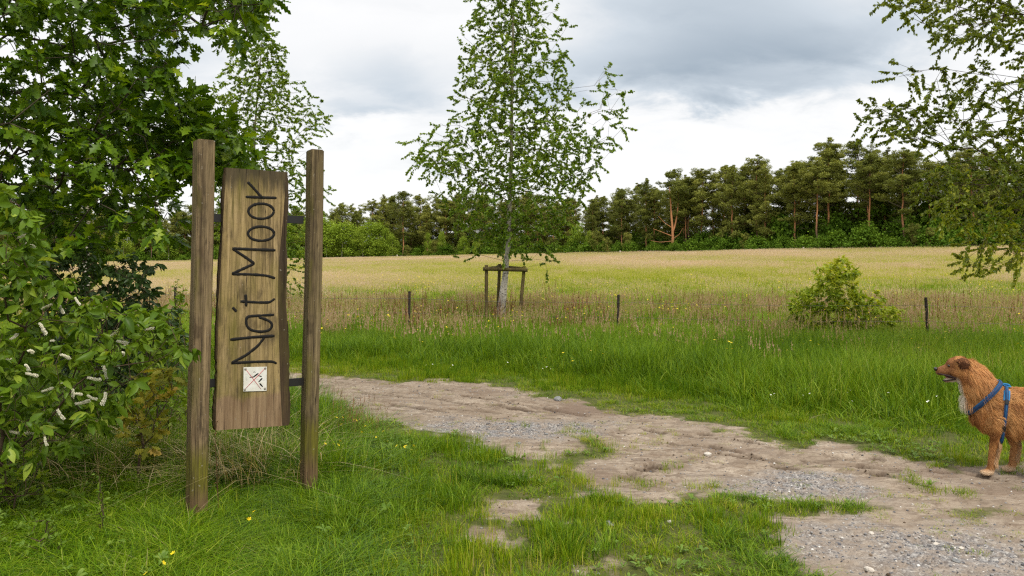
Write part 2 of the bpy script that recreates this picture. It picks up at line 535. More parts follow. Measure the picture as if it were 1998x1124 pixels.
def build_ground():
    xs = np.concatenate([-np.geomspace(1500, 8, 40), np.linspace(-7.8, -3.6, 50), np.arange(-3.5, 5.2, .022), np.linspace(5.3, 9, 40), np.geomspace(9.4, 1500, 40)])
    ys = np.concatenate([-np.geomspace(60, 2, 8), np.linspace(-1.5, 3.4, 10), np.arange(3.5, 11.0, .022), np.linspace(11.1, 26, 60), np.geomspace(26.5, 2500, 110)])
    X, Y = np.meshgrid(xs, ys)
    sh = X.shape
    X, Y = X.ravel(), Y.ravel()
    near = (X > -9) & (X < 10) & (Y > 2) & (Y < 15)
    bare = np.zeros_like(X)
    bare[near] = bare_at(X[near], Y[near])
    Z = H(X, Y)
    gr = np.zeros_like(X)
    rz, gr[near] = near_relief(X[near], Y[near], bare[near])
    Z[near] += rz
    gravel = np.zeros_like(X); damp = np.zeros_like(X)
    nz = fnoise(X[near] * 3, Y[near] * 3, 91, 4)
    gravel[near] = np.clip(sstep(.12, .95, blobs(X[near], Y[near], GRAVEL) + .55 * nz), 0, 1)
    damp[near] = np.clip(sstep(.2, .8, blobs(X[near], Y[near], DAMP) + .25 * nz), 0, 1)
    Ye, _ = edge_at(np.clip(X / np.maximum(Y, 1), -1.2, 1.2))
    meadow = sstep(19, 27, Y + 2 * fnoise(X * .2, Y * .2, 5, 3))
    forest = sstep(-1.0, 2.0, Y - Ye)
    ny, nx = sh
    i = np.arange(nx * ny).reshape(ny, nx)
    Fc = np.stack([i[:-1, :-1], i[:-1, 1:], i[1:, 1:], i[1:, :-1]], -1).reshape(-1, 4)
    me = mesh_np('ground', np.stack([X, Y, Z], 1), Fc, smooth=True,
                 attrs={'mask_a': np.stack([bare, gravel, damp], 1), 'mask_b': np.stack([meadow, forest, np.clip(gr / .03, 0, 1)], 1)})
    m, nt, out = material('ground')
    A = nt.node('ShaderNodeAttribute', attribute_name='mask_a'); B = nt.node('ShaderNodeAttribute', attribute_name='mask_b')
    sa, sb = nt.node('ShaderNodeSeparateColor'), nt.node('ShaderNodeSeparateColor')
    nt.link(A.outputs['Color'], sa.inputs[0]); nt.link(B.outputs['Color'], sb.inputs[0])
    tc = nt.node('ShaderNodeTexCoord'); o = tc.outputs['Object']
    n1 = nt.noise(o, 2.2, 8, .62); n2 = nt.noise(o, 38, 5, .65); n3 = nt.noise(o, 9, 6, .6)
    vor = nt.node('ShaderNodeTexVoronoi'); nt.link(o, vor.inputs['Vector']); vor.inputs['Scale'].default_value = 70
    vcol = nt.node('ShaderNodeSeparateColor'); nt.link(vor.outputs['Color'], vcol.inputs[0])
    track = nt.noise(nt.map(o, (1.5, 9, 1), rot=(0, 0, .59)), 1.4, 7, .65, .4)
    sand = nt.ramp(n1, [(.28, (.180, .140, .102)), (.5, (.275, .224, .168)), (.72, (.365, .308, .242))])
    sand = nt.mix(nt.maprange(n2, .38, .68, .0, .65), sand, (.19, .14, .10))
    n4 = nt.noise(nt.map(o, (1, 1.8, 1), rot=(0, 0, .59)), 5.5, 8, .7, .6)
    sand = nt.mix(nt.maprange(n4, .46, .62, 0, .75), sand, (.145, .108, .078))
    deb = nt.noise(o, 95, 3, .6)
    sand = nt.mix(nt.maprange(deb, .62, .70, 0, .8), sand, (.075, .055, .038))
    sand = nt.mix(nt.maprange(track, .50, .64, 0, .62), sand, (.155, .110, .075))
    lines = nt.noise(nt.map(o, (1.2, 26, 1), rot=(0, 0, .59), loc=(3, 2, 0)), 1.0, 5, .6, .5)
    sand = nt.mix(nt.maprange(lines, .56, .64, 0, .6), sand, (.10, .072, .05))
    sand = nt.mix(nt.math('MULTIPLY', sb.outputs[2], .9), sand, (.060, .040, .026))  # damp soil in the ruts, with groove shade put into its colour
    stone = nt.ramp(vcol.outputs[0], [(0, (.07, .07, .075)), (.35, (.16, .155, .155)), (.75, (.24, .235, .23)), (1, (.42, .40, .37))])
    gcol = nt.mix(nt.maprange(n3, .38, .62, .25, .9), (.245, .195, .15), stone)
    b0 = nt.mix(sa.outputs[1], sand, gcol)
    b0 = nt.mix(nt.math('MULTIPLY', sa.outputs[2], .72), b0, nt.mix(n3, (.10, .068, .048), (.165, .115, .082)))
    soil = nt.ramp(n3, [(.3, (.040, .048, .012)), (.55, (.075, .082, .020)), (.75, (.11, .09, .045))])
    mead = nt.ramp(nt.noise(nt.map(o, (.10, .10, 1)), 1.2, 9, .66), [(.32, (.185, .18, .050)), (.48, (.33, .270, .155)), (.66, (.43, .320, .245))])
    mead = nt.mix(nt.maprange(n2, .4, .65, 0, .5), mead, (.15, .15, .05))
    soil = nt.mix(sb.outputs[0], soil, mead)
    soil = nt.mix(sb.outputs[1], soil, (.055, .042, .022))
    col = nt.mix(nt.maprange(nt.math('ADD', sa.outputs[0], nt.math('MULTIPLY', nt.math('SUBTRACT', n2, .5), .5)), .3, .62), soil, b0)
    hgt = nt.math('ADD', nt.math('MULTIPLY', n2, .5), nt.math('ADD', nt.math('MULTIPLY', track, .6), nt.math('MULTIPLY', nt.math('MULTIPLY', vor.outputs['Distance'], -.6), sa.outputs[1])))
    principled(nt, out, col, .95, bump(nt, hgt, .8, .02), .15)
    o_ = link_mesh('ground', me, m)
    tag(o_, 'sandy rutted ground, turf and meadow running to the pine forest', 'ground', kind='structure')



build_ground()


def ground_z(x, y):
    x, y = np.atleast_1d(np.asarray(x, float)), np.atleast_1d(np.asarray(y, float))
    z = H(x, y)
    near = (x > -9) & (x < 10) & (y > 2) & (y < 15)
    if near.any():
        z[near] += near_relief(x[near], y[near], bare_at(x[near], y[near]))[0]
    return z


# ------------------------------------------------------------------ scattered stuff
def scatter(name, P, rotz, scl, idx, protos, label, cat, tilt=None, shade=None):
    """one object of points; geometry nodes set a copy of a small tuft mesh on each point"""
    me = bpy.data.meshes.new(name)
    n = len(P)
    me.vertices.add(n)
    me.vertices.foreach_set('co', np.asarray(P, np.float32).ravel())
    rot = np.zeros((n, 3), np.float32)
    rot[:, 2] = rotz
    if tilt is not None:
        rot[:, :2] = tilt
    a = me.attributes.new('rot', 'FLOAT_VECTOR', 'POINT'); a.data.foreach_set('vector', rot.ravel())
    a = me.attributes.new('scl', 'FLOAT_VECTOR', 'POINT'); a.data.foreach_set('vector', np.asarray(scl, np.float32).ravel())
    a = me.attributes.new('idx', 'INT', 'POINT'); a.data.foreach_set('value', np.asarray(idx, np.int32))
    a = me.attributes.new('shade', 'FLOAT', 'POINT'); a.data.foreach_set('value', np.asarray(shade if shade is not None else np.zeros(n), np.float32))
    me.update()
    coll = bpy.data.collections.new(name + '_source')
    for p in protos:
        coll.objects.link(p)
    o = bpy.data.objects.new(name, me)
    COL.objects.link(o)
    ng = bpy.data.node_groups.new(name, 'GeometryNodeTree')
    ng.interface.new_socket('Geometry', in_out='INPUT', socket_type='NodeSocketGeometry')
    ng.interface.new_socket('Geometry', in_out='OUTPUT', socket_type='NodeSocketGeometry')
    nt = NT(ng)
    gi, go = nt.node('NodeGroupInput'), nt.node('NodeGroupOutput')
    ci = nt.node('GeometryNodeCollectionInfo')
    ci.inputs['Collection'].default_value = coll
    ci.inputs['Separate Children'].default_value = True
    ci.inputs['Reset Children'].default_value = True
    iop = nt.node('GeometryNodeInstanceOnPoints')
    iop.inputs['Pick Instance'].default_value = True

    def named(nm, dt):
        q = nt.node('GeometryNodeInputNamedAttribute', data_type=dt)
        q.inputs['Name'].default_value = nm
        return [s for s in q.outputs if s.enabled][0]
    m2p = nt.node('GeometryNodeMeshToPoints')
    nt.link(gi.outputs[0], m2p.inputs['Mesh'])
    nt.link(m2p.outputs[0], iop.inputs['Points'])
    nt.link(ci.outputs[0], iop.inputs['Instance'])
    nt.link(named('idx', 'INT'), iop.inputs['Instance Index'])
    nt.link(named('rot', 'FLOAT_VECTOR'), iop.inputs['Rotation'])
    nt.link(named('scl', 'FLOAT_VECTOR'), iop.inputs['Scale'])
    nt.link(iop.outputs[0], go.inputs[0])
    mod = o.modifiers.new('scatter', 'NODES')
    mod.node_group = ng
    tag(o, label, cat, kind='stuff')
    return o


def proto(name, me, mat):
    for m in (mat if isinstance(mat, (list, tuple)) else [mat]):
        me.materials.append(m)
    return bpy.data.objects.new(name, me)


def blades(n, rad, hmin, hmax, w, bend, seg=3, tint=(0, 1), root_spread=None, seed=0, fall=0.0):
    """V, F, tint of n tapering curved grass blades"""
    r = np.random.default_rng(seed)
    ang = r.uniform(0, 2 * PI, n); rr = rad * np.sqrt(r.uniform(0, 1, n))
    bx, by = rr * np.cos(ang), rr * np.sin(ang)
    h = r.uniform(hmin, hmax, n)
    out = ang + r.normal(0, .9, n)
    b = np.abs(r.normal(bend, bend * .6, n)) * h
    side = out + PI / 2 + r.normal(0, .5, n)
    ww = w * r.uniform(.6, 1.3, n)
    t = np.linspace(0, 1, seg + 1)
    V = []
    for k, tk in enumerate(t):
        off = b * tk ** 2
        zz = h * tk * (1 - fall * np.minimum(1.2, b / h) * tk * .5)
        cx, cy = bx + np.cos(out) * off, by + np.sin(out) * off
        wk = ww * (1 - tk ** 1.6) * .5 if k < seg else ww * 0
        if k < seg:
            V.append(np.stack([cx - np.cos(side) * wk, cy - np.sin(side) * wk, zz], 1))
            V.append(np.stack([cx + np.cos(side) * wk, cy + np.sin(side) * wk, zz], 1))
        else:
            V.append(np.stack([cx, cy, zz], 1))
    nv = 2 * seg + 1
    V = np.stack(V, 1).reshape(-1, 3)
    base = np.arange(n) * nv
    quads = [np.stack([base + 2 * k, base + 2 * k + 1, base + 2 * k + 3, base + 2 * k + 2], 1) for k in range(seg - 1)]
    tris = np.stack([base + 2 * seg - 2, base + 2 * seg - 1, base + 2 * seg], 1)
    tv = np.repeat(r.uniform(tint[0], tint[1], n), nv)
    return V, (np.concatenate(quads) if quads else np.zeros((0, 4), int)), tris, tv


def join(parts):
    """parts: list of (V, quads, tris, tint)"""
    V, Q, T, t, o = [], [], [], [], 0
    for v, q, tr, ti in parts:
        V.append(v); t.append(ti)
        if len(q): Q.append(np.asarray(q) + o)
        if len(tr): T.append(np.asarray(tr) + o)
        o += len(v)
    fs = []
    if Q: fs.append(np.concatenate(Q))
    if T: fs.append(np.concatenate(T))
    return np.concatenate(V), fs, np.concatenate(t)


def seed_heads(n, rad, hmin, hmax, seed, tint, stem=.004, hl=.10, hw=.016, hr=5):
    """thin stalks with loose seed heads made of small slivers"""
    r = np.random.default_rng(seed)
    parts = []
    ang = r.uniform(0, 2 * PI, n); rr = rad * np.sqrt(r.uniform(0, 1, n))
    x, y = rr * np.cos(ang), rr * np.sin(ang)
    h = r.uniform(hmin, hmax, n)
    dx, dy = r.normal(0, .07, n) * h, r.normal(0, .07, n) * h
    a = r.uniform(0, PI, n)
    sx, sy = np.cos(a) * stem * .5, np.sin(a) * stem * .5
    z0 = np.zeros(n)
    V = np.stack([np.stack([x - sx, y - sy, z0], 1), np.stack([x + sx, y + sy, z0], 1), np.stack([x + dx, y + dy, h], 1)], 1).reshape(-1, 3)
    T = np.arange(3 * n).reshape(-1, 3)
    parts.append((V, [], T, np.full(3 * n, tint[0])))
    m = n * hr
    k = np.repeat(np.arange(n), hr)
    f = np.tile(np.linspace(0, 1, hr), n)
    cz = h[k] - hl * (1 - f)
    g = cz / h[k]
    cx, cy = x[k] + dx[k] * g, y[k] + dy[k] * g
    aa = r.uniform(0, 2 * PI, m)
    wv = hw * (1.1 - f * .7) * r.uniform(.5, 1.4, m)
    L = hl / hr * 1.7
    V2 = np.stack([np.stack([cx, cy, cz - L * .4], 1), np.stack([cx + np.cos(aa) * wv, cy + np.sin(aa) * wv, cz + L * .3], 1), np.stack([cx + np.cos(aa + 2.2) * wv * .6, cy + np.sin(aa + 2.2) * wv * .6, cz + L * .8], 1)], 1).reshape(-1, 3)
    parts.append((V2, [], np.arange(3 * m).reshape(-1, 3), np.repeat(r.uniform(tint[1], tint[2], m), 3)))
    return parts


GREEN = [(0.0, (.028, .070, .003)), (.35, (.090, .172, .006)), (.65, (.165, .262, .012)), (.86, (.265, .325, .034)), (.97, (.33, .29, .10)), (1.0, (.42, .35, .18))]
GREEN_DARK = [(0.0, (.020, .058, .002)), (.4, (.084, .170, .004)), (.75, (.180, .275, .008)), (.93, (.29, .34, .04)), (1.0, (.36, .31, .14))]
GREEN_YEL = [(0.0, (.028, .080, .002)), (.35, (.105, .190, .004)), (.7, (.225, .285, .009)), (.88, (.33, .315, .045)), (1.0, (.36, .30, .12))]
M_lawn = leaf_material('lawn_grass', GREEN_YEL, .26, .55, .2, per_instance=.35)
M_long = leaf_material('long_grass', GREEN_DARK, .28, .45, .3, per_instance=.3)
M_verge = leaf_material('verge_grass', GREEN, .28, .5, .25, per_instance=.35)
MEAD = [(0, (.14, .20, .012)), (.26, (.31, .35, .040)), (.42, (.38, .365, .12)), (.58, (.455, .370, .275)), (.8, (.515, .400, .345)), (1, (.62, .53, .47))]
M_mead = leaf_material('meadow_grass', MEAD, .36, .7, .1, per_instance=.22)
DOCK = [(0, (.075, .05, .022)), (.4, (.155, .075, .04)), (.7, (.26, .135, .075)), (1, (.36, .22, .13))]
M_head = leaf_material('brown_seed_head', [(0, (.14, .19, .02)), (.38, (.21, .22, .05)), (.5, (.30, .225, .12)), (.8, (.40, .275, .195)), (1, (.52, .41, .31))], .25, .8, .1, per_instance=.25)
M_dock = leaf_material('brown_stalk', DOCK, .2, .8, .1, per_instance=.2)
M_straw = leaf_material('dry_straw', [(0, (.26, .19, .09)), (.5, (.42, .33, .17)), (1, (.58, .48, .29))], .25, .7, .15)
M_petal = leaf_material('yellow_petal', [(0, (.70, .50, .01)), (1, (.85, .68, .03))], .25, .4, .3, backlight=1.0)
M_white_petal = leaf_material('white_petal', [(0, (.75, .75, .70)), (1, (.85, .85, .82))], .25, .5, .2, backlight=1.0)
M_weed = leaf_material('weed_leaf', [(0, (.070, .14, .016)), (.6, (.13, .21, .026)), (1, (.20, .27, .045))], .3, .5, .35, per_instance=.3)


def tuft_protos(name, count, mat, **kw):
    res = []
    for i in range(count):
        V, q, t, ti = blades(seed=100 + i * 7 + len(name), **kw)
        res.append(proto('%s.%03d' % (name, i), mesh_np(name, V, [q, t], ti), mat))
    return res


def uY(n, Y0, Y1, u0, u1, power=1.0):
    """points spread over a wedge of the ground; power 1 = even per square metre, lower = denser close by"""
    q = rng.uniform(0, 1, n)
    e = power + 1
    Y = (Y0 ** e + q * (Y1 ** e - Y0 ** e)) ** (1 / e)
    X = rng.uniform(u0, u1, n) * Y
    return X, Y


def on_ground(X, Y, dz=0.0):
    return np.stack([X, Y, ground_z(X, Y) + dz], 1)


def iso(s, h=None):
    h = s if h is None else h
    return np.stack([s, s, h], 1)


def build_grass():
    # ---- trodden lawn and tufts on the worn ground
    short = tuft_protos('lawn_tuft', 6, M_lawn, n=34, rad=.085, hmin=.03, hmax=.075, w=.0042, bend=.55, tint=(0, .92), fall=.3)
    X, Y = uY(32000, 3.4, 13.5, -.75, .78, .8)
    b = bare_at(X, Y)
    td = track_distance(X, Y)
    px = 999 + F * X / Y
    tall_left = (1 - sstep(620, 900, px + 90 * fnoise(X * 1.5, Y * 1.5, 8, 3))) * (td < -.2)
    dens = np.clip(1.05 - 1.12 * b, .0, 1) * (1 - .75 * tall_left) * (1 - sstep(1.6, 3.4, td))
    patch = fnoise(X * 1.1, Y * 1.1, 77, 3)
    dens *= .50 + .6 * sstep(-.4, .5, patch)
    dens = np.maximum(dens, (.018 + .16 * sstep(.05, .6, fnoise(X * 1.7 + 5, Y * 1.7, 14, 3))) * (b > .5))
    keep = rng.uniform(0, 1, len(X)) < dens
    X, Y, b, td, patch = X[keep], Y[keep], b[keep], td[keep], patch[keep]
    h = (.45 + 1.4 * sstep(0, .7, patch + .3 * rng.normal(size=len(X))) + .9 * sstep(.2, 2.0, td)) * (1 - .5 * b) * rng.uniform(.7, 1.35, len(X)) * (1 - .35 * sstep(1050, 1350, 999 + F * X / Y) * (td < 0))
    scatter('lawn_grass', on_ground(X, Y), rng.uniform(0, 2 * PI, len(X)), iso(rng.uniform(.7, 1.25, len(X)) * (1 - .45 * b), h), rng.integers(0, 6, len(X)), short,
            'short yellowish green grass on both sides of the sandy track', 'grass',
            shade=.22 * fnoise(X * .9 + 3, Y * 1.3, 18, 4) + .20 * sstep(.1, .6, b) - .16 * sstep(.1, .6, patch) - .10 * sstep(.5, 2, td))
    # ---- long grass round the sign and under the bushes
    long_ = tuft_protos('long_tuft', 6, M_long, n=36, rad=.10, hmin=.08, hmax=.36, w=.0062, bend=.75, seg=4, tint=(0, .97), fall=.45)
    X, Y = uY(9500, 3.3, 9.4, -.95, 0.0, .8)
    td = track_distance(X, Y); b = bare_at(X, Y); px = 999 + F * X / Y
    lim = np.interp(Y, [3.4, 4.2, 5.0, 5.8, 6.6, 7.6, 8.6], [790, 760, 740, 780, 800, 700, 600])
    left = 1 - sstep(-150, 60, px - lim + 70 * fnoise(X * 1.8, Y * 1.8, 12, 3))
    keep = (rng.uniform(0, 1, len(X)) < left * (1 - b)) & (td < .3)
    X, Y, left = X[keep], Y[keep], left[keep]
    hh = (.28 + .55 * left) * (.38 + .62 * np.maximum(sstep(4.95, 5.7, Y), sstep(-1.25, -1.0, X) * sstep(4.4, 5.0, Y))) * rng.uniform(.5, 1.35, len(X)) * (1 + .55 * fnoise(X * 1.6, Y * 1.6, 15, 2))
    scatter('long_grass', on_ground(X, Y), rng.uniform(0, 2 * PI, len(X)), iso(rng.uniform(.8, 1.25, len(X)), hh), rng.integers(0, 6, len(X)), long_,
            'long dark green grass growing round the wooden sign posts', 'grass', shade=.22 * fnoise(X * 1.3, Y * 1.3, 19, 4))
    # ---- extra clumps standing out of the lawn
    X, Y = uY(2600, 3.4, 7.2, -.30, .48, 1.0)
    b = bare_at(X, Y)
    keep = (rng.uniform(0, 1, len(X)) < sstep(.0, .35, fnoise(X * 2.6 + 4, Y * 2.6, 17, 3))) & (b < .25)
    X, Y = X[keep], Y[keep]
    long2 = tuft_protos('clump_tuft', 4, M_verge, n=40, rad=.08, hmin=.06, hmax=.17, w=.005, bend=.5, seg=3, tint=(0, .9), fall=.3)
    scatter('grass_clumps', on_ground(X, Y), rng.uniform(0, 2 * PI, len(X)), iso(rng.uniform(.7, 1.3, len(X)), rng.uniform(.35, 1.05, len(X)) * (1 - .5 * sstep(1050, 1300, 999 + F * X / Y))), rng.integers(0, 4, len(X)), long2,
            'denser green grass clumps standing out of the short lawn', 'grass', shade=-.12 + .2 * fnoise(X * 1.7, Y * 1.7, 57, 3))
    # ---- the verge beyond the track
    verge = tuft_protos('verge_tuft', 6, M_verge, n=40, rad=.16, hmin=.18, hmax=.46, w=.0085, bend=.38, seg=3, tint=(0, .93), fall=.3)
    X, Y = uY(56000, 5.6, 36, -.80, .80, .55)
    td = track_distance(X, Y)
    g = sstep(.7, 2.6, td + .7 * fnoise(X * .9, Y * .9, 23, 3))
    keep = (rng.uniform(0, 1, len(X)) < g * (1 - .85 * sstep(18, 36, Y + 4 * fnoise(X * .3, Y * .3, 28, 3))))
    X, Y, g = X[keep], Y[keep], g[keep]
    hh = (.22 + .80 * sstep(0, 1, g) * (1 - .30 * sstep(11, 14, Y))) * rng.uniform(.7, 1.2, len(X)) * (1 + .25 * fnoise(X * .7, Y * .7, 25, 2))
    scatter('verge_grass', on_ground(X, Y), rng.uniform(0, 2 * PI, len(X)), iso(rng.uniform(.8, 1.3, len(X)), hh), rng.integers(0, 6, len(X)), verge,
            'tall bright green grass between the track and the wire fence', 'grass',
            shade=.32 * fnoise(X * .6, Y * .6, 20, 5) + .14 * sstep(13, 20, Y))
    # ---- meadow: seed heads over green
    mp = []
    for i in range(6):
        parts = [blades(70, .55, .2, .48, .009, .35, 2, (0, .38), seed=300 + i)]
        parts += seed_heads(95, .6, .42, .68, 320 + i, (.35, .45, .98), stem=.005, hl=.12, hw=.018, hr=5)
        V, fs, ti = join(parts)
        mp.append(proto('meadow_tuft.%03d' % i, mesh_np('meadow_tuft', V, fs, ti), M_mead))
    for i in range(3):
        parts = [blades(120, .55, .25, .5, .010, .35, 2, (0, .45), seed=360 + i)]
        parts += seed_heads(26, .6, .42, .62, 380 + i, (.3, .35, .8), stem=.005, hl=.12, hw=.016, hr=5)
        V, fs, ti = join(parts)
        mp.append(proto('meadow_tuft.%03d' % (6 + i), mesh_np('meadow_tuft', V, fs, ti), M_mead))
    X, Y = uY(32000, 13, 200, -.85, .85, .35)
    Ye, _ = edge_at(X / Y)
    keep = (Y < Ye + 1.5) & (rng.uniform(0, 1, len(X)) < np.maximum(.06 * sstep(12, 16, Y), sstep(16.5, 34, Y + 9 * fnoise(X * .25, Y * .25, 27, 2))))
    X, Y = X[keep], Y[keep]
    gsel = fnoise(X * .07 + 2, Y * .05, 29, 4) + .25 * rng.normal(size=len(X))
    idx = np.where(gsel > -.04, rng.integers(6, 9, len(X)), rng.integers(0, 6, len(X)))
    s = (1.0 + sstep(30, 120, Y) * 1.6) * rng.uniform(.8, 1.2, len(X))
    hh = rng.uniform(.6, 1.0, len(X)) * (.66 + .2 * sstep(18, 34, Y) + .1 * sstep(40, 120, Y))
    scatter('meadow_grass', on_ground(X, Y), rng.uniform(0, 2 * PI, len(X)), iso(s, hh), idx, mp,
            'meadow of pinkish tan seed heads over yellow green grass', 'grass',
            shade=.30 * fnoise(X * .09 + 5, Y * .045, 26, 5) - .03 - .16 * (1 - sstep(18, 30, Y)))
    # ---- brown dock and sorrel stalks along the fence
    dp = []
    for i in range(5):
        V, fs, ti = join(seed_heads(6, .30, .4, .95, 400 + i, (.2, .1, .95), stem=.010, hl=.28, hw=.019, hr=14))
        dp.append(proto('dock_stalk.%03d' % i, mesh_np('dock_stalk', V, fs, ti), M_dock))
    X, Y = uY(3000, 12.0, 27, -.72, .76, 1.0)
    band = np.exp(-((Y - 18.6) / 3.8) ** 2) * .95
    keep = rng.uniform(0, 1, len(X)) < band * (.25 + .75 * sstep(-.2, .4, fnoise(X * .5, Y * .5, 33, 3)))
    X, Y = X[keep], Y[keep]
    scatter('dock_stalks', on_ground(X, Y), rng.uniform(0, 2 * PI, len(X)), iso(rng.uniform(.7, 1.3, len(X)), rng.uniform(.45, .95, len(X)) * rng.uniform(.7, 1.1, len(X))), rng.integers(0, 5, len(X)), dp,
            'reddish brown dock and sorrel stalks along the wire fence', 'weeds')
    # ---- pinkish grass heads sprinkled over the verge
    pp = []
    for i in range(4):
        V, fs, ti = join(seed_heads(16, .3, .4, .62, 430 + i, (.35, .5, .95), stem=.004, hl=.12, hw=.016, hr=6))
        pp.append(proto('verge_head.%03d' % i, mesh_np('verge_head', V, fs, ti), M_head))
    X, Y = uY(2000, 9.5, 23, -.75, .78, 1.0)
    keep = rng.uniform(0, 1, len(X)) < sstep(9.5, 21, Y + 8 * fnoise(X * .35, Y * .35, 36, 3)) * .75
    X, Y = X[keep], Y[keep]
    scatter('verge_seed_heads', on_ground(X, Y), rng.uniform(0, 2 * PI, len(X)), iso(rng.uniform(.8, 1.3, len(X)), rng.uniform(.75, 1.1, len(X))), rng.integers(0, 4, len(X)), pp,
            'pinkish grass seed heads rising out of the green verge', 'grass', shade=-.10 + .15 * fnoise(X * .8, Y * .8, 37, 2))


def flower_proto(name, mat_p, petals, r, hgt, seed, n=1, spread=.1):
    rr = np.random.default_rng(seed)
    V, Fp, Fs = [], [], []
    for k in range(n):
        x, y = rr.normal(0, spread, 2) if n > 1 else (0, 0)
        h = hgt * rr.uniform(.75, 1.15)
        o = len(V)
        V += [(x - .0012, y, 0), (x + .0012, y, 0), (x, y, h)]
        Fs.append((o, o + 1, o + 2))
        tx, ty = rr.normal(0, .35, 2)
        for p in range(petals):
            a0 = 2 * PI * p / petals
            o = len(V)
            pr = lambda a, q: (x + math.cos(a) * q, y + math.sin(a) * q, h + (math.cos(a) * tx + math.sin(a) * ty) * q + .35 * q)
            V += [(x, y, h), pr(a0 - .5, r * .75), pr(a0, r), pr(a0 + .5, r * .75)]
            Fp.append((o, o + 1, o + 2, o + 3))
    me = mesh_np(name, V, [np.array(Fp), np.array(Fs)], np.full(len(V), .6))
    me.materials.append(mat_p); me.materials.append(M_verge)
    mi = np.zeros(len(Fp) + len(Fs), np.int32); mi[len(Fp):] = 1
    me.polygons.foreach_set('material_index', mi)
    return me


def build_small_stuff():
    # flowers over the verge and the meadow edge: far too many and small to count
    ps = [bpy.data.objects.new('buttercup_patch.%03d' % i, flower_proto('buttercup_patch', M_petal, 5, .015, .50, 500 + i, 7, .22)) for i in range(3)]
    X, Y = uY(900, 8.5, 34, -.72, .76, .8)
    keep = rng.uniform(0, 1, len(X)) < .3 + .7 * sstep(-.1, .5, fnoise(X * .3, Y * .3, 44, 3))
    td = track_distance(X, Y)
    keep &= td > 1.2
    X, Y = X[keep], Y[keep]
    hh = np.where(Y < 13, rng.uniform(.5, .9, len(X)), rng.uniform(.8, 1.25, len(X)))
    scatter('meadow_buttercups', on_ground(X, Y), rng.uniform(0, 6.28, len(X)), iso(rng.uniform(.8, 1.4, len(X)), hh), rng.integers(0, 3, len(X)), ps,
            'many small yellow buttercups dotted over the verge', 'flowers')
    ps = [bpy.data.objects.new('daisy.%03d' % i, flower_proto('daisy', M_white_petal, 7, .0095, .14, 520 + i, 2, .1)) for i in range(2)]
    X, Y = uY(620, 5.8, 12, -.3, .6, 1.0)
    td = track_distance(X, Y)
    keep = (td > .3) & (td < 2.4) & (rng.uniform(0, 1, len(X)) < sstep(-.1, .5, fnoise(X * .6, Y * .6, 47, 2)))
    X, Y = X[keep], Y[keep]
    scatter('daisies', on_ground(X, Y, .02), rng.uniform(0, 6.28, len(X)), iso(np.ones(len(X))), rng.integers(0, 2, len(X)), ps,
            'tiny white daisies in the short grass beyond the track', 'flowers')
    # gravel
    gp = []
    M_stone = leaf_material('gravel_stone', [(0, (.07, .07, .08)), (.4, (.17, .165, .165)), (.8, (.26, .25, .24)), (.93, (.40, .37, .33)), (1, (.62, .60, .56))], 0.0, .8, .3, by='rnd')
    for i in range(6):
        bm = bmesh.new()
        bmesh.ops.create_icosphere(bm, subdivisions=1, radius=1)
        for v in bm.verts:
            v.co = Vector((v.co.x * random.uniform(.7, 1.15), v.co.y * random.uniform(.6, 1.0), v.co.z * random.uniform(.45, .75)))
        me = bpy.data.meshes.new('gravel_stone'); bm.to_mesh(me); bm.free()
        gp.append(proto('gravel_stone.%03d' % i, me, M_stone))
    X, Y = uY(80000, 3.5, 11, -.2, .72, .9)
    b = bare_at(X, Y)
    gm = blobs(X, Y, GRAVEL) + .5 * fnoise(X * 3, Y * 3, 91, 4)
    keep = rng.uniform(0, 1, len(X)) < np.maximum(.8 * sstep(.2, .95, gm), .09) * sstep(.3, .7, b)
    X, Y = X[keep], Y[keep]
    s = .0035 + .0075 * rng.uniform(0, 1, len(X)) ** 2.2
    scatter('gravel', on_ground(X, Y, .001), rng.uniform(0, 6.28, len(X)), iso(s), rng.integers(0, 6, len(X)), gp,
            'grey crushed gravel lying in patches on the sandy track', 'gravel')
    # crumbs of torn soil along the grooves and over the bare ground
    M_crumb = leaf_material('soil_crumb', [(0, (.045, .032, .022)), (.5, (.115, .082, .056)), (1, (.22, .17, .12))], 0.0, .95, .1, by='rnd')
    cp = []
    for p_ in gp:
        q = p_.data.copy(); q.materials.clear(); cp.append(proto('soil_crumb.%03d' % len(cp), q, M_crumb))
    X, Y = uY(9000, 3.6, 10, -.2, .72, .9)
    b = bare_at(X, Y); keep = (b > .45) & (rng.uniform(0, 1, len(X)) < .12 + .5 * sstep(.2, .6, fnoise(X * 2.2, Y * 3.5, 58, 3)))
    X, Y = X[keep], Y[keep]
    for x0, y0, x1, y1, dep in RUTS:
        m = int(90 * math.hypot(x1 - x0, y1 - y0) * dep / .03)
        t = rng.uniform(0, 1, m)
        X = np.concatenate([X, x0 + (x1 - x0) * t + rng.normal(0, .025, m)]); Y = np.concatenate([Y, y0 + (y1 - y0) * t + rng.normal(0, .03, m)])
    s = .003 + .010 * rng.uniform(0, 1, len(X)) ** 3
    scatter('soil_crumbs', on_ground(X, Y, .001), rng.uniform(0, 6.28, len(X)), iso(s), rng.integers(0, 6, len(X)), cp,
            'dark brown crumbs of torn soil on the sandy track', 'soil crumbs')
    # brown seeding stalks at the edge of the track right of the sign
    sp = []
    for i in range(3):
        V, fs, ti = join(seed_heads(5, .16, .22, .46, 660 + i, (.55, .25, .9), stem=.002, hl=.07, hw=.0045, hr=7))
        sp.append(proto('brown_seed_stalk.%03d' % i, mesh_np('brown_seed_stalk', V, fs, ti), M_dock))
    q = np.array([G(px_, py_) for px_, py_ in zip(rng.uniform(622, 745, 34), rng.uniform(800, 870, 34))])
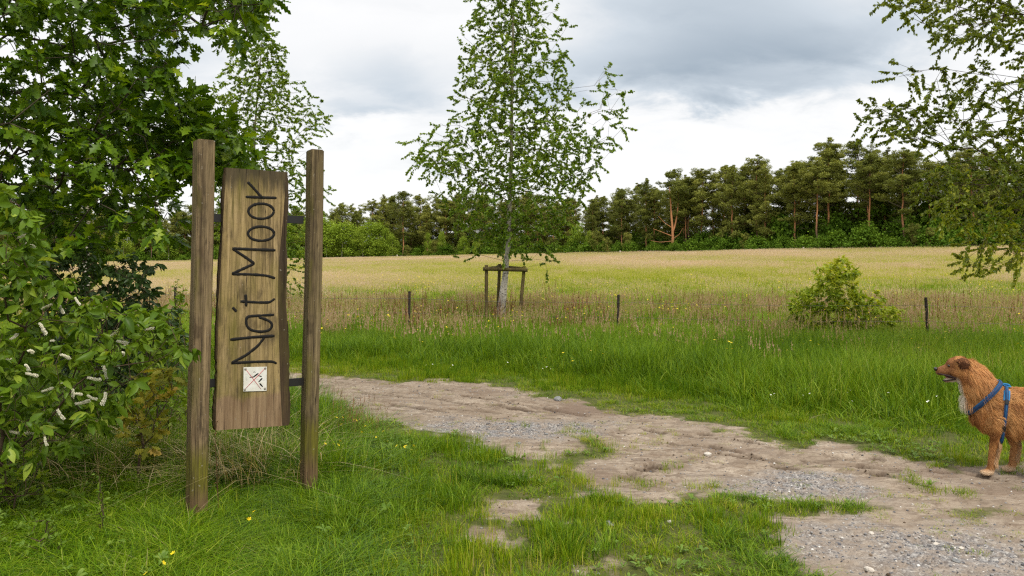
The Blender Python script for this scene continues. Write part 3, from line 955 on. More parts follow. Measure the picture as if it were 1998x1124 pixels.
    scatter('brown_seed_stalks', on_ground(q[:, 0], q[:, 1]), rng.uniform(0, 6.28, 34), iso(rng.uniform(.8, 1.3, 34), rng.uniform(.45, .95, 34)), rng.integers(0, 3, 34), sp,
            'thin brown seeding grass stalks along the track edge right of the sign', 'grass')
    # low broad-leaved weeds
    wp = []
    for i in range(5):
        r = np.random.default_rng(600 + i)
        V, Q = [], []
        for k in range(9):
            a = r.uniform(0, 2 * PI); L = r.uniform(.03, .075); w = L * r.uniform(.28, .45); e = r.uniform(.15, .9)
            o = len(V); ca, sa = math.cos(a), math.sin(a)
            for t, ww, z in ((0, .1, 0), (.4, 1, .7), (.75, .8, .9), (1, .05, .7)):
                for sg in (-1, 1):
                    V.append((ca * t * L - sa * ww * w * .5 * sg, sa * t * L + ca * ww * w * .5 * sg, .01 + z * e * L))
            Q += [(o + 2 * j, o + 2 * j + 1, o + 2 * j + 3, o + 2 * j + 2) for j in range(3)]
        wp.append(proto('low_weed.%03d' % i, mesh_np('low_weed', V, np.array(Q), r.uniform(0, 1, len(V))), M_weed))
    X, Y = uY(3600, 3.4, 8.0, -.75, .55, 1.0)
    b = bare_at(X, Y)
    keep = (b < .45) & (track_distance(X, Y) < .5) & (rng.uniform(0, 1, len(X)) < sstep(-.05, .4, fnoise(X * 1.3, Y * 1.3, 53, 3)))
    X, Y = X[keep], Y[keep]
    scatter('low_weeds', on_ground(X, Y, .01), rng.uniform(0, 6.28, len(X)), iso(rng.uniform(.35, .7, len(X))), rng.integers(0, 5, len(X)), wp,
            'low broad leaved weeds and clover in the trodden grass', 'weeds')
    X, Y = uY(1500, 3.5, 6.4, -.72, -.12, 1.0)
    keep = rng.uniform(0, 1, len(X)) < sstep(-.1, .4, fnoise(X * 1.1, Y * 1.1, 55, 3))
    X, Y = X[keep], Y[keep]
    scatter('tall_weeds', on_ground(X, Y, .03) + np.stack([0 * X, 0 * X, rng.uniform(0, .06, len(X))], 1), rng.uniform(0, 6.28, len(X)), iso(rng.uniform(.35, .75, len(X))), rng.integers(0, 5, len(X)), wp,
            'broad weed leaves mixed into the long grass round the sign', 'weeds', tilt=rng.normal(0, .35, (len(X), 2)))
    # dry straw lying through the long grass by the left post
    sp = []
    for i in range(4):
        V, q, t, ti = blades(26, .35, .25, .7, .0055, 1.0, 4, (0, 1), seed=640 + i, fall=.8)
        sp.append(proto('straw.%03d' % i, mesh_np('straw', V, [q, t], ti), M_straw))
    X, Y = uY(70, 5.3, 7.4, -.62, -.28, 1.0)
    scatter('dry_straw', on_ground(X, Y, .03), rng.uniform(0, 6.28, len(X)), iso(rng.uniform(.7, 1.2, len(X)), rng.uniform(.35, .8, len(X))), rng.integers(0, 4, len(X)), sp,
            'pale dry straw bent over in the grass behind the left post', 'straw')


build_grass()
build_small_stuff()


# ------------------------------------------------------------------ trees: skeletons, bark and leaves
def grow(seed, seed_par, pts, bf=.35, up=.3):
    """joins the points to the seed nodes into one branching skeleton (short wood, short paths, branches rising)"""
    n0, n = len(seed), len(pts)
    N = np.concatenate([seed, pts]).astype(float)
    par = np.full(n0 + n, -1, int)
    par[:n0] = seed_par
    path = np.zeros(n0 + n)
    for i in range(n0):
        if par[i] >= 0:
            path[i] = path[par[i]] + np.linalg.norm(N[i] - N[par[i]]) * .35

    def cost(k):
        d = pts - N[k]
        L = np.linalg.norm(d, axis=1) + 1e-6
        return L * (1 + up * np.maximum(0, -d[:, 2] / L)) + bf * path[k]
    best = np.full(n, 1e9); bp = np.zeros(n, int)
    for k in range(n0):
        c = cost(k); m = c < best; best[m] = c[m]; bp[m] = k
    done = np.zeros(n, bool)
    order = list(range(n0))
    for _ in range(n):
        j = int(np.argmin(np.where(done, 1e9, best)))
        done[j] = True
        k = n0 + j
        par[k] = bp[j]
        path[k] = path[par[k]] + np.linalg.norm(N[k] - N[par[k]])
        order.append(k)
        c = cost(k); m = (c < best) & ~done; best[m] = c[m]; bp[m] = k
    return N, par, order


def radii(N, par, order, tip, power=.5, cap=None):
    cnt = np.zeros(len(N))
    kids = np.bincount(par[par >= 0], minlength=len(N))
    for k in reversed(order):
        if kids[k] == 0:
            cnt[k] += 1
        if par[k] >= 0:
            cnt[par[k]] += cnt[k]
    r = tip * np.maximum(cnt, 1) ** power
    if cap is not None:
        r = np.minimum(r, cap)
    return r


def frames(D):
    D = unit(D)
    ref = np.where(np.abs(D[:, 2:3]) > .9, np.array([[1., 0, 0]]), np.array([[0, 0, 1.]]))
    A = unit(np.cross(D, ref)); B = np.cross(D, A)
    return D, A, B


def edge_tubes(N, par, r, skip, sides=4):
    """a tapered stick for every skeleton edge"""
    k = np.array([i for i in range(len(N)) if par[i] >= 0 and i not in skip])
    if not len(k):
        return np.zeros((0, 3)), np.zeros((0, 4), int)
    p0, p1 = N[par[k]], N[k]
    D, A, B = frames(p1 - p0)
    r0 = np.minimum(r[par[k]], r[k] * 1.25); r1 = r[k]
    a = np.linspace(0, 2 * PI, sides, endpoint=False)
    ca, sa = np.cos(a), np.sin(a)
    ring = A[:, None, :] * ca[None, :, None] + B[:, None, :] * sa[None, :, None]
    V = np.concatenate([p0[:, None] + ring * r0[:, None, None], p1[:, None] + ring * r1[:, None, None]], 1).reshape(-1, 3)
    b = np.arange(len(k))[:, None] * 2 * sides
    i = np.arange(sides)[None]; j = (i + 1) % sides
    Q = np.stack([b + i, b + j, b + sides + j, b + sides + i], -1).reshape(-1, 4)
    return V, Q


def tube(path, r, sides=10, noise=0.0, cap=True):
    """one continuous tapered tube along a polyline"""
    P = np.asarray(path, float); r = np.asarray(r, float)
    T = unit(np.gradient(P, axis=0))
    A = unit(np.cross(T[0], [0.3, 1, .1])); V = []
    a = np.linspace(0, 2 * PI, sides, endpoint=False)
    for i in range(len(P)):
        A = unit(A - T[i] * np.dot(A, T[i])); B = np.cross(T[i], A)
        rr = r[i] * (1 + noise * np.random.default_rng(i).normal(size=sides))
        V.append(P[i] + np.outer(np.cos(a) * rr, A) + np.outer(np.sin(a) * rr, B))
    V = np.concatenate(V)
    n = len(P)
    Q = [(i * sides + j, i * sides + (j + 1) % sides, (i + 1) * sides + (j + 1) % sides, (i + 1) * sides + j) for i in range(n - 1) for j in range(sides)]
    Ts = []
    if cap:
        V = np.concatenate([V, P[:1], P[-1:]])
        for j in range(sides):
            Ts.append((n * sides, (j + 1) % sides, j))
            Ts.append((n * sides + 1, (n - 1) * sides + j, (n - 1) * sides + (j + 1) % sides))
    return V, np.array(Q), np.array(Ts).reshape(-1, 3)


def smooth_path(pts, n):
    P = np.asarray(pts, float)
    d = np.concatenate([[0], np.cumsum(np.linalg.norm(np.diff(P, axis=0), axis=1))])
    t = np.linspace(0, d[-1], n)
    Q = np.stack([np.interp(t, d, P[:, i]) for i in range(P.shape[1])], 1)
    for _ in range(max(1, n // len(P) // 2)):
        Q[1:-1] = (Q[:-2] + Q[1:-1] * 2 + Q[2:]) / 4
    return Q


def leaf_template(profile, fold=.25, curl=.25):
    """leaf along +Y from 0 to 1, folded along its midrib and curling down; returns verts, tris"""
    V, idx = [], []
    for t, w in profile:
        z = -curl * t * t
        if w < .012:
            V.append((0, t, z)); idx.append((len(V) - 1,) * 3)
        else:
            V += [(-w, t, z + fold * w), (0, t, z), (w, t, z + fold * w)]
            idx.append((len(V) - 3, len(V) - 2, len(V) - 1))
    T = []
    for a, b in zip(idx[:-1], idx[1:]):
        for s, u in ((0, 1), (1, 2)):
            for tri in ((a[s], a[u], b[u]), (a[s], b[u], b[s])):
                if len(set(tri)) == 3:
                    T.append(tri)
    return np.array(V, float), np.array(T)


OAK = leaf_template([(0, .0), (.14, .05), (.24, .17), (.31, .07), (.45, .27), (.53, .09), (.66, .27), (.76, .10), (.86, .15), (1, 0)], .15, .12)
OAK2 = leaf_template([(0, .0), (.2, .06), (.30, .22), (.38, .08), (.54, .31), (.62, .10), (.76, .22), (.84, .08), (1, 0)], .3, .3)
CHERRY = leaf_template([(0, 0), (.08, .05), (.3, .19), (.55, .22), (.8, .13), (1, 0)], .35, .25)
CHERRY2 = leaf_template([(0, 0), (.08, .05), (.3, .20), (.6, .21), (.85, .10), (1, 0)], .7, .45)
BIRCH = leaf_template([(0, 0), (.36, .36), (1, 0)], .3, .15)
NARROW = leaf_template([(0, 0), (.4, .13), (1, 0)], .3, .3)
CHIP = leaf_template([(0, .0), (.5, .32), (1, 0)], .2, .2)
NEEDLE = leaf_template([(0, 0), (.45, .12), (1, 0)], .1, .1)


def leaf_axes(n, droop=.4, spread=1.0, flat=.6, out=None, r=None):
    """random leaf directions D and normals N"""
    r = r or rng
    D = r.normal(size=(n, 3)) * np.array([spread, spread, spread * .5])
    if out is not None:
        D = unit(D) + out
    D = unit(D); D[:, 2] -= droop; D = unit(D)
    Nn = r.normal(size=(n, 3)) * (1 - flat); Nn[:, 2] += flat
    Nn = unit(Nn - D * np.sum(Nn * D, 1, keepdims=True))
    return D, Nn


def leaf_cloud(tpl, pos, D, Nn, size, width=1.0):
    V0, T0 = tpl
    R = np.cross(D, Nn)
    s = np.asarray(size)[:, None, None]
    V = pos[:, None] + s * (V0[None, :, 0:1] * width * R[:, None] + V0[None, :, 1:2] * D[:, None] + V0[None, :, 2:3] * Nn[:, None])
    T = T0[None] + (np.arange(len(pos)) * len(V0))[:, None, None]
    return V.reshape(-1, 3), T.reshape(-1, 3), len(V0)


def twig_leaves(N, par, per, length, tip_only=True, kids=None, r=None, z_drop=0.0, spread=.8):
    """positions of leaves strung along short twigs that leave each node; also the twigs themselves"""
    r = r or rng
    k = np.arange(len(N))
    sel = k[(par >= 0)]
    if tip_only and kids is not None:
        sel = sel[kids[sel] <= 1]
    base = N[sel]
    dirs = unit(N[sel] - N[par[sel]])
    m = len(sel)
    tw = unit(dirs + r.normal(size=(m, 3)) * spread)
    L = length * r.uniform(.5, 1.3, m)
    end = base + tw * L[:, None]
    end[:, 2] -= z_drop * L
    t = r.uniform(.05, 1.0, (m, per)) ** .8
    pos = base[:, None] + (end - base)[:, None] * t[..., None]
    pos = pos.reshape(-1, 3)
    out = np.repeat(unit(end - base), per, 0)
    return pos, out, base, end


def sticks(A, B, r0, r1=None):
    N = np.concatenate([A, B]); n = len(A)
    par = np.concatenate([np.full(n, -1), np.arange(n)])
    r = np.concatenate([np.full(n, r0), np.full(n, r1 or r0 * .5)])
    return edge_tubes(N, par, r, set(), 3)


def sample_poly(polys, n, Y0, Y1, origin, r=None):
    """points filling an outline surveyed on the photograph, spread in real depth between Y0 and Y1"""
    r = r or rng
    out = []
    lo = np.min([np.min(p, 0) for p in polys], 0); hi = np.max([np.max(p, 0) for p in polys], 0)
    while len(out) < n:
        q = r.uniform(lo, hi, (4000, 2))
        ins = np.zeros(len(q), bool)
        for p in polys:
            ins |= sdf_poly(q[:, 0], q[:, 1], p) < 0
        for a in q[ins]:
            Y = r.uniform(Y0, Y1)
            out.append(W(a[0], a[1], Y))
    return np.array(out[:n]) - origin


def px_of(P):
    return 999 + F * P[:, 0] / P[:, 1], HOR - F * (P[:, 2] - EYE) / P[:, 1]


def foliage(root, tpls, pos, D, Nn, size, tint, mat, single_mat=None, singles=0, name='foliage', label=None):
    """leaves of one plant: up to `singles` of the largest in view as leaf objects, the rest joined"""
    rest = np.ones(len(pos), bool)
    org = np.array(root.location)
    tl = tpls if isinstance(tpls, list) else [tpls]
    which = rng.integers(0, len(tl), len(pos))
    if singles:
        Pw = pos + org + D * size[:, None] * .5
        x, y = px_of(Pw)
        vis = (x > 5) & (x < 1990) & (y > 5) & (y < 1118) & (Pw[:, 1] > 1)
        score = np.where(vis, size / Pw[:, 1], -1) + np.where(vis, .004 * rng.uniform(0, 1, len(pos)), 0)
        pick = np.argsort(-score)[:singles]
        pick = pick[score[pick] > 0]
        mes = []
        for V0, T0 in tl:
            me = mesh_np('leaf', V0, T0, np.full(len(V0), .5), smooth=True)
            me.materials.append(single_mat)
            mes.append(me)
        R = np.cross(D, Nn)
        for i in pick:
            o = bpy.data.objects.new('leaf', mes[which[i]])
            COL.objects.link(o)
            o.parent = root
            s = float(size[i])
            M = Matrix.Identity(4)
            for c, ax in enumerate((R[i], D[i], Nn[i])):
                for rr_ in range(3):
                    M[rr_][c] = ax[rr_] * s
            for rr_ in range(3):
                M[rr_][3] = pos[i][rr_]
            o.matrix_basis = M
        rest[pick] = False
    Vs, Ts, tt, off = [], [], [], 0
    for w_ in range(len(tl)):
        m = rest & (which == w_)
        if not m.any():
            continue
        V, T, nv = leaf_cloud(tl[w_], pos[m], D[m], Nn[m], size[m])
        Vs.append(V); Ts.append(T + off); tt.append(np.repeat(tint[m], nv)); off += len(V)
    me = mesh_np(name, np.concatenate(Vs), np.concatenate(Ts), np.clip(np.concatenate(tt), 0, 1), smooth=True)
    o = link_mesh(name, me, mat, root)
    tag(o, kind='stuff')
    return o


def bark_material(name, c1, c2, scale=(8, 8, 2), spec=.15):
    m, nt, out = material(name)
    tc = nt.node('ShaderNodeTexCoord')
    n = nt.noise(nt.map(tc.outputs['Object'], scale), 2.0, 6, .65)
    principled(nt, out, nt.mix(nt.maprange(n, .35, .65), c1, c2), .9, bump(nt, n, .8, .02), spec)
    return m


def birch_bark():
    m, nt, out = material('birch_bark')
    tc = nt.node('ShaderNodeTexCoord'); o = tc.outputs['Object']
    a = nt.noise(nt.map(o, (7, 7, 17)), 1.3, 6, .7, .8)
    b = nt.noise(nt.map(o, (7, 7, 9)), 1.7, 5, .6)
    sp = nt.node('ShaderNodeSeparateXYZ'); nt.link(o, sp.inputs[0])
    c = nt.mix(nt.maprange(b, .35, .65), (.38, .345, .29), (.50, .465, .40))
    c = nt.mix(nt.maprange(a, .57, .63), c, (.055, .042, .034))
    c = nt.mix(nt.maprange(b, .56, .66, 0, .9), c, (.05, .038, .03))
    low = nt.maprange(nt.math('ADD', sp.outputs[2], nt.math('MULTIPLY', nt.math('SUBTRACT', b, .5), 1.2)), .75, .25)
    c = nt.mix(low, c, nt.mix(nt.maprange(b, .4, .6), (.09, .055, .035), (.24, .17, .12)))
    hi = nt.maprange(sp.outputs[2], 1.3, 3.2, 0, .8)
    c = nt.mix(hi, c, (.17, .155, .09))
    principled(nt, out, c, .8, bump(nt, b, .4, .01), .2)
    return m


M_birch_bark = birch_bark()
M_twig = plain('twig_bark', (.045, .030, .018), .85, .15, (9, (.085, .058, .035)))
M_oak_bark = bark_material('oak_bark', (.040, .032, .022), (.095, .075, .05))
M_pine_bark = None
BIRCH_C = [(0, (.045, .095, .006)), (.5, (.095, .168, .010)), (.8, (.165, .24, .018)), (.93, (.26, .34, .035)), (1, (.30, .36, .07))]
M_birch_leaf = leaf_material('birch_leaf', BIRCH_C, .42, .42, .4)
M_birch_leaf1 = leaf_material('birch_leaf_single', BIRCH_C, .42, .42, .4, by='rnd')
BIRCH_D = [(0, (.060, .090, .006)), (.5, (.125, .165, .010)), (.85, (.22, .25, .018)), (1, (.34, .34, .03))]
M_birch_leaf_d = leaf_material('birch_leaf_dark', BIRCH_D, .40, .38, .45)
M_birch_leaf_d1 = leaf_material('birch_leaf_dark_single', BIRCH_D, .40, .38, .45, by='rnd')
OAK_C = [(0, (.030, .075, .003)), (.4, (.088, .165, .005)), (.75, (.175, .265, .010)), (1, (.28, .36, .025))]
M_oak_leaf = leaf_material('oak_leaf', OAK_C, .33, .42, .4)
M_oak_leaf1 = leaf_material('oak_leaf_single', OAK_C, .33, .42, .4, by='rnd')
CH_C = [(0, (.045, .095, .006)), (.5, (.095, .168, .010)), (.8, (.165, .24, .018)), (.93, (.26, .34, .035)), (1, (.30, .36, .07))]
M_cherry_leaf = leaf_material('cherry_leaf', CH_C, .32, .42, .35)
M_cherry_leaf1 = leaf_material('cherry_leaf_single', CH_C, .32, .42, .35, by='rnd')
M_dark_leaf = leaf_material('dark_shrub_leaf', [(0, (.020, .042, .012)), (.6, (.042, .080, .018)), (1, (.085, .135, .03))], .25, .4, .4)
M_autumn = leaf_material('bronze_oak_leaf', [(0, (.085, .10, .015)), (.4, (.17, .18, .02)), (.75, (.29, .26, .03)), (1, (.36, .24, .05))], .4, .5, .3)
M_autumn1 = leaf_material('bronze_oak_leaf_single', [(0, (.080, .085, .018)), (.35, (.16, .165, .02)), (.7, (.29, .255, .03)), (1, (.36, .22, .05))], .4, .5, .3, by='rnd')
M_lime = leaf_material('lime_leaf', [(0, (.060, .115, .008)), (.45, (.14, .215, .012)), (.8, (.28, .34, .022)), (1, (.40, .42, .045))], .35, .4, .35)


def plant(name, loc, label, cat, group=None):
    r = empty(name, (float(loc[0]), float(loc[1]), float(loc[2])))
    return tag(r, label, cat, group)


def table_points(tab, n, Yt, root, x_axis, r, squeeze=1.0, shell=.5):
    """points inside a crown given as rows (py, left px, right px) of its outline; round in plan"""
    tab = np.array(tab, float)
    py = tab[:, 0]
    pys = np.linspace(py[0], py[-1], 400)
    lw = np.interp(pys, py, tab[:, 1]); rw = np.interp(pys, py, tab[:, 2])
    w = rw - lw
    c = np.cumsum(w); c /= c[-1]
    q = np.interp(r.uniform(0, 1, n), c, pys)
    l, rr = np.interp(q, py, tab[:, 1]), np.interp(q, py, tab[:, 2])
    cx = np.interp(q, [a[1] for a in x_axis], [a[0] for a in x_axis])
    rho = r.uniform(0, 1, n) ** shell
    th = r.uniform(0, 2 * PI, n)
    dx = np.cos(th) * rho
    px = cx + np.where(dx < 0, dx * (cx - l), dx * (rr - cx))
    dy = np.sin(th) * rho * (rr - l) * .5 / F * Yt * squeeze
    Z = EYE - (q - HOR) / F * Yt
    X = (px - 999) / F * Yt
    return np.stack([X, Yt + dy, Z], 1) - root


def birch(name, label, Yt, axis, trunk_r, tab, n, per, leaf, seed, mat, twig=.28, extra=None, up=.45, bf=.45, tip=.0022, group=None, shell=.5, single=None, singles=0):
    r = np.random.default_rng(seed)
    base = W(axis[0][0], axis[0][1], Yt)
    base[2] = ground_z(base[0], base[1])[0] - .02
    root = plant(name, base, label, 'tree', group)
    path = np.array([W(a, b, Yt) for a, b in axis]) - base
    path[0] = (0, 0, -.05)
    P = smooth_path(path, 44)
    P[1:, :2] += r.normal(0, .006, (43, 2))
    R = np.interp(P[:, 2], [p[0] for p in trunk_r], [p[1] for p in trunk_r])
    V, Q, T = tube(P, R, 12, .03)
    link_mesh('trunk', mesh_np('trunk', V, [Q, T], smooth=True), M_birch_bark, root)
    pts = table_points(tab, n, Yt, base, [(a, b) for a, b in reversed(axis)], r, .9, shell)
    if extra is not None:
        pts = np.concatenate([pts, extra - base])
    z0 = P[:, 2]
    sel = np.arange(6, 44)
    seed_par = np.arange(-1, len(sel) - 1)
    N, par, order = grow(P[sel], seed_par, pts, bf, up)
    n0 = len(sel)
    rad = radii(N, par, order, tip, .42, np.concatenate([R[sel] * .55, np.full(len(pts), 1.)]))
    V1, Q1 = edge_tubes(N, par, rad, set(range(n0)), 4)
    kids = np.bincount(par[par >= 0], minlength=len(N))
    par2 = par.copy(); par2[:n0] = -1
    pos, out, A, B = twig_leaves(N, par2, per, twig, False, kids, r, .35)
    V2, Q2 = sticks(A, B, tip * .8, tip * .35)
    V = np.concatenate([V1, V2]); Q = np.concatenate([Q1, Q2 + len(V1)])
    tag(link_mesh('branches', mesh_np('branches', V, Q), M_twig, root), kind='stuff')
    m = len(pos)
    D, Nn = leaf_axes(m, .55, 1.0, .45, out * .6, r)
    tint = np.clip(.60 + .15 * r.normal(size=m) + .22 * fnoise(pos[:, 0] * 1.5, pos[:, 2] * 1.5 + pos[:, 1], seed, 3), 0, 1)
    foliage(root, BIRCH, pos, D, Nn, leaf * r.uniform(.65, 1.2, m), tint, mat, single, singles, 'crown')
    return root


def build_birches():
    tab = [(-180, 1000, 1012), (-60, 960, 1045), (0, 925, 1085), (60, 905, 1110), (100, 900, 1115), (150, 890, 1120), (200, 872, 1120), (240, 860, 1145), (280, 800, 1175), (310, 790, 1180), (340, 815, 1165),
           (380, 850, 1150), (420, 880, 1135), (455, 900, 1120), (485, 930, 1095)]
    limb = sample_poly([[(1040, 360), (1080, 300), (1130, 210), (1165, 130), (1185, 115), (1195, 165), (1232, 185), (1235, 230), (1195, 300), (1150, 350), (1080, 380)]], 100, 16.9, 18.3, np.zeros(3), np.random.default_rng(3))
    limb2 = sample_poly([[(870, 330), (795, 315), (792, 300), (850, 265), (900, 300), (930, 350)]], 45, 17.0, 18.0, np.zeros(3), np.random.default_rng(4))
    low = sample_poly([[(885, 508), (905, 495), (960, 490), (975, 505)], [(1030, 500), (1060, 480), (1110, 480), (1090, 515), (1060, 535), (1045, 520)]], 12, 17.0, 18.0, np.zeros(3), np.random.default_rng(5))
    birch('birch_tree', 'slender white barked birch in full leaf standing inside the wooden stake frame', 17.5,
          [(975, 637), (982, 570), (988, 520), (991, 470), (994, 420), (997, 330), (999, 200), (1001, 60), (1004, -80), (1006, -185)],
          [(-.1, .115), (.3, .098), (.8, .082), (1.3, .062), (2.2, .050), (3.5, .038), (5.5, .030), (7.5, .016), (9.5, .004)],
          tab, 1750, 33, .061, 21, M_birch_leaf, .30, np.concatenate([limb, limb2, low]), shell=.72)
    tab = [(45, 505, 520), (80, 480, 540), (120, 440, 570), (170, 430, 600), (200, 415, 635), (240, 400, 632), (280, 405, 610), (330, 420, 625), (370, 430, 650), (420, 440, 625), (470, 440, 610), (520, 450, 600), (570, 455, 590)]
    birch('birch_tree', 'airy young birch rising behind the wooden sign board', 21.0,
          [(470, 615), (480, 520), (488, 400), (494, 300), (503, 180), (510, 90), (516, 40)],
          [(-.1, .10), (.5, .08), (2, .058), (4, .036), (6, .018), (8, .004)], tab, 1400, 32, .065, 22, M_birch_leaf, .30, up=.55, shell=.68)
    tab = [(250, 150, 190), (300, 110, 230), (400, 90, 250), (450, 110, 240), (480, 130, 215)]
    birch('birch_tree', 'pale birch trunk glimpsed through the oak branches at the left', 24.0,
          [(168, 602), (168, 520), (170, 450), (172, 380), (172, 250)], [(-.1, .12), (1, .10), (3, .08), (6, .03)], tab, 120, 8, .08, 23, M_birch_leaf_d, .3)
    # right: trunk outside the frame, its boughs reach in
    r = np.random.default_rng(31)
    base = np.array([8.3, 10.6, 0.0]); base[2] = ground_z(8.3, 10.6)[0] - .02
    root = plant('birch_tree', base, 'large birch whose leafy boughs reach in over the right edge above the dog', 'tree')
    P = smooth_path(np.array([(0, 0, -.05), (-.05, 0, 1.5), (-.15, .05, 3), (-.1, .1, 5), (0, .1, 7), (.1, .1, 9)]), 30)
    R = np.interp(P[:, 2], [0, 1, 4, 9], [.19, .15, .09, .01])
    V, Q, T = tube(P, R, 12, .03)
    link_mesh('trunk', mesh_np('trunk', V, [Q, T], smooth=True), M_birch_bark, root)
    poly = [[(1738, -60), (1745, 12), (1790, 60), (1850, 85), (1900, 70), (2000, 110), (2350, 150), (2350, -260), (1900, -260)],
            [(1730, 122), (1745, 150), (1815, 185), (1760, 200), (1700, 205), (1678, 235), (1715, 262), (1790, 285), (1850, 305), (2000, 330), (2250, 330), (2250, 150), (1990, 130), (1850, 135), (1790, 125)],
            [(1850, 310), (1808, 350), (1818, 400), (1850, 440), (1870, 480), (1960, 470), (2060, 430), (2200, 400), (2200, 320), (2000, 300)],
            [(1872, 500), (1880, 522), (1940, 528), (2000, 505), (2100, 470), (2040, 455), (1930, 470)]]
    pts = sample_poly(poly, 1800, 9.2, 11.8, base, r)
    N, par, order = grow(P[4:], np.arange(-1, 25), pts, .5, .1)
    n0 = 26
    rad = radii(N, par, order, .0022, .44, np.concatenate([R[4:] * .5, np.full(len(pts), 1.)]))
    V1, Q1 = edge_tubes(N, par, rad, set(range(n0)), 5)
    kids = np.bincount(par[par >= 0], minlength=len(N)); par2 = par.copy(); par2[:n0] = -1
    pos, out, A, B = twig_leaves(N, par2, 36, .30, False, kids, r, .35)
    V2, Q2 = sticks(A, B, .0016, .0007)
    link_mesh('branches', mesh_np('branches', np.concatenate([V1, V2]), np.concatenate([Q1, Q2 + len(V1)])), M_twig, root)
    m = len(pos)
    D, Nn = leaf_axes(m, .7, 1.0, .3, out * .6, r)
    tint = np.clip(.42 + .14 * r.normal(size=m) + .25 * fnoise(pos[:, 0] * 1.2, pos[:, 2] * 1.2, 33, 3) + .22 * (pos[:, 2] < 2.4), 0, 1)
    foliage(root, BIRCH, pos, D, Nn, .049 * r.uniform(.65, 1.3, m), tint, M_birch_leaf_d, M_birch_leaf_d1, 300, 'crown')


def build_oak():
    r = np.random.default_rng(41)
    base = np.array([-6.6, 8.4, 0.0]); base[2] = ground_z(-6.6, 8.4)[0] - .03
    root = plant('oak_tree', base, 'spreading oak with lobed leaves filling the upper left corner', 'tree')
    P = smooth_path(np.array([(0, 0, -.1), (.05, 0, 1.2), (.25, -.05, 2.4), (.5, -.1, 3.6), (.8, -.3, 5.0), (1.0, -.6, 7.0)]), 24)
    R = np.interp(P[:, 2], [0, 1, 3, 7], [.26, .2, .13, .03])
    V, Q, T = tube(P, R, 14, .05)
    link_mesh('trunk', mesh_np('trunk', V, [Q, T], smooth=True), M_oak_bark, root)
    polys = [[(-350, -260), (600, -260), (532, 5), (512, 50), (480, 72), (440, 50), (400, 62), (350, 45), (335, 90), (320, 150), (250, 150), (-350, 250)],
             [(-350, 100), (320, 140), (330, 205), (270, 250), (300, 275), (345, 300), (350, 340), (330, 370), (345, 420), (335, 455), (250, 470), (170, 505), (90, 480), (-20, 400), (-350, 420)],
             [(330, 205), (385, 188), (400, 235), (460, 260), (480, 300), (430, 335), (370, 340), (330, 300), (290, 260)]]
    pts = sample_poly(polys[:2], 1600, 5.8, 9.2, base, r)
    pts = np.concatenate([pts, sample_poly(polys[2:], 130, 6.3, 7.6, base, r)])
    # the rest of the crown: above the picture and over the left verge
    c = r.normal(size=(620, 3)); c = unit(c) * r.uniform(.3, 1, (620, 1)) ** .5 * np.array([4.2, 4.0, 2.3]) + np.array([.9, -2.4, 6.3])
    pts = np.concatenate([pts, c[c[:, 2] > 4.3]])
    N, par, order = grow(P[6:], np.arange(-1, 17), pts, .45, .1)
    n0 = 18
    rad = radii(N, par, order, .0036, .46, np.concatenate([R[6:] * .6, np.full(len(pts), 1.)]))
    V1, Q1 = edge_tubes(N, par, rad, set(range(n0)), 6)
    kids = np.bincount(par[par >= 0], minlength=len(N)); par2 = par.copy(); par2[:n0] = -1
    pos, out, A, B = twig_leaves(N, par2, 15, .21, False, kids, r, .1)
    V2, Q2 = sticks(A, B, .0026, .001)
    link_mesh('branches', mesh_np('branches', np.concatenate([V1, V2]), np.concatenate([Q1, Q2 + len(V1)])), M_oak_bark, root)
    m = len(pos)
    D, Nn = leaf_axes(m, .25, 1.0, .65, out * .9, r)
    tint = np.clip(.34 + .13 * r.normal(size=m) + .30 * fnoise(pos[:, 0] * 1.1, pos[:, 2] * 1.1 + pos[:, 1], 43, 3), 0, 1)
    foliage(root, [OAK, OAK2], pos, D, Nn, .128 * r.uniform(.55, 1.25, m), tint, M_oak_leaf, M_oak_leaf1, 300, 'crown')


def shrub(name, label, base_px, Yb, polys, Y0, Y1, n, per, twig, tpls, leaf, mat, seed, cat='shrub', mat1=None, singles=0, droop=.3, flat=.5, stems=3, bark=None, tip=.0018, tmean=.45, tvar=.25, bf=.4, up=.1, tint_top=0.0):
    r = np.random.default_rng(seed)
    bx = (base_px - 999) / F * Yb
    base = np.array([bx, Yb, ground_z(bx, Yb)[0] - .01])
    root = plant(name, base, label, cat)
    pts = sample_poly(polys, n, Y0, Y1, base, r) if polys else None
    top = pts[:, 2].max()
    sd, sp = [(0, 0, 0)], [-1]
    for s in range(stems):
        c = pts[r.integers(0, len(pts))] * .45
        sd.append((c[0] * .5, c[1] * .5, max(.08, c[2] * .7))); sp.append(0)
    N, par, order = grow(np.array(sd), np.array(sp), pts, bf, up)
    rad = radii(N, par, order, tip, .45)
    V1, Q1 = edge_tubes(N, par, rad, set(), 5)
    kids = np.bincount(par[par >= 0], minlength=len(N)); par2 = par.copy(); par2[:len(sd)] = -1
    pos, out, A, B = twig_leaves(N, par2, per, twig, False, kids, r, .1)
    V2, Q2 = sticks(A, B, tip * .7, tip * .3)
    link_mesh('stems', mesh_np('stems', np.concatenate([V1, V2]), np.concatenate([Q1, Q2 + len(V1)])), bark or M_twig, root)
    m = len(pos)
    D, Nn = leaf_axes(m, droop, 1.0, flat, out * .7, r)
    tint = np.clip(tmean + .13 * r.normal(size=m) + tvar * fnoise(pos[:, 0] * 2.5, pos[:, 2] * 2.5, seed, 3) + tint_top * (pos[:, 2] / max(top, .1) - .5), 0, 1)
    foliage(root, tpls, pos, D, Nn, leaf * r.uniform(.6, 1.2, m), tint, mat, mat1, singles, 'foliage')
    return root, base, N


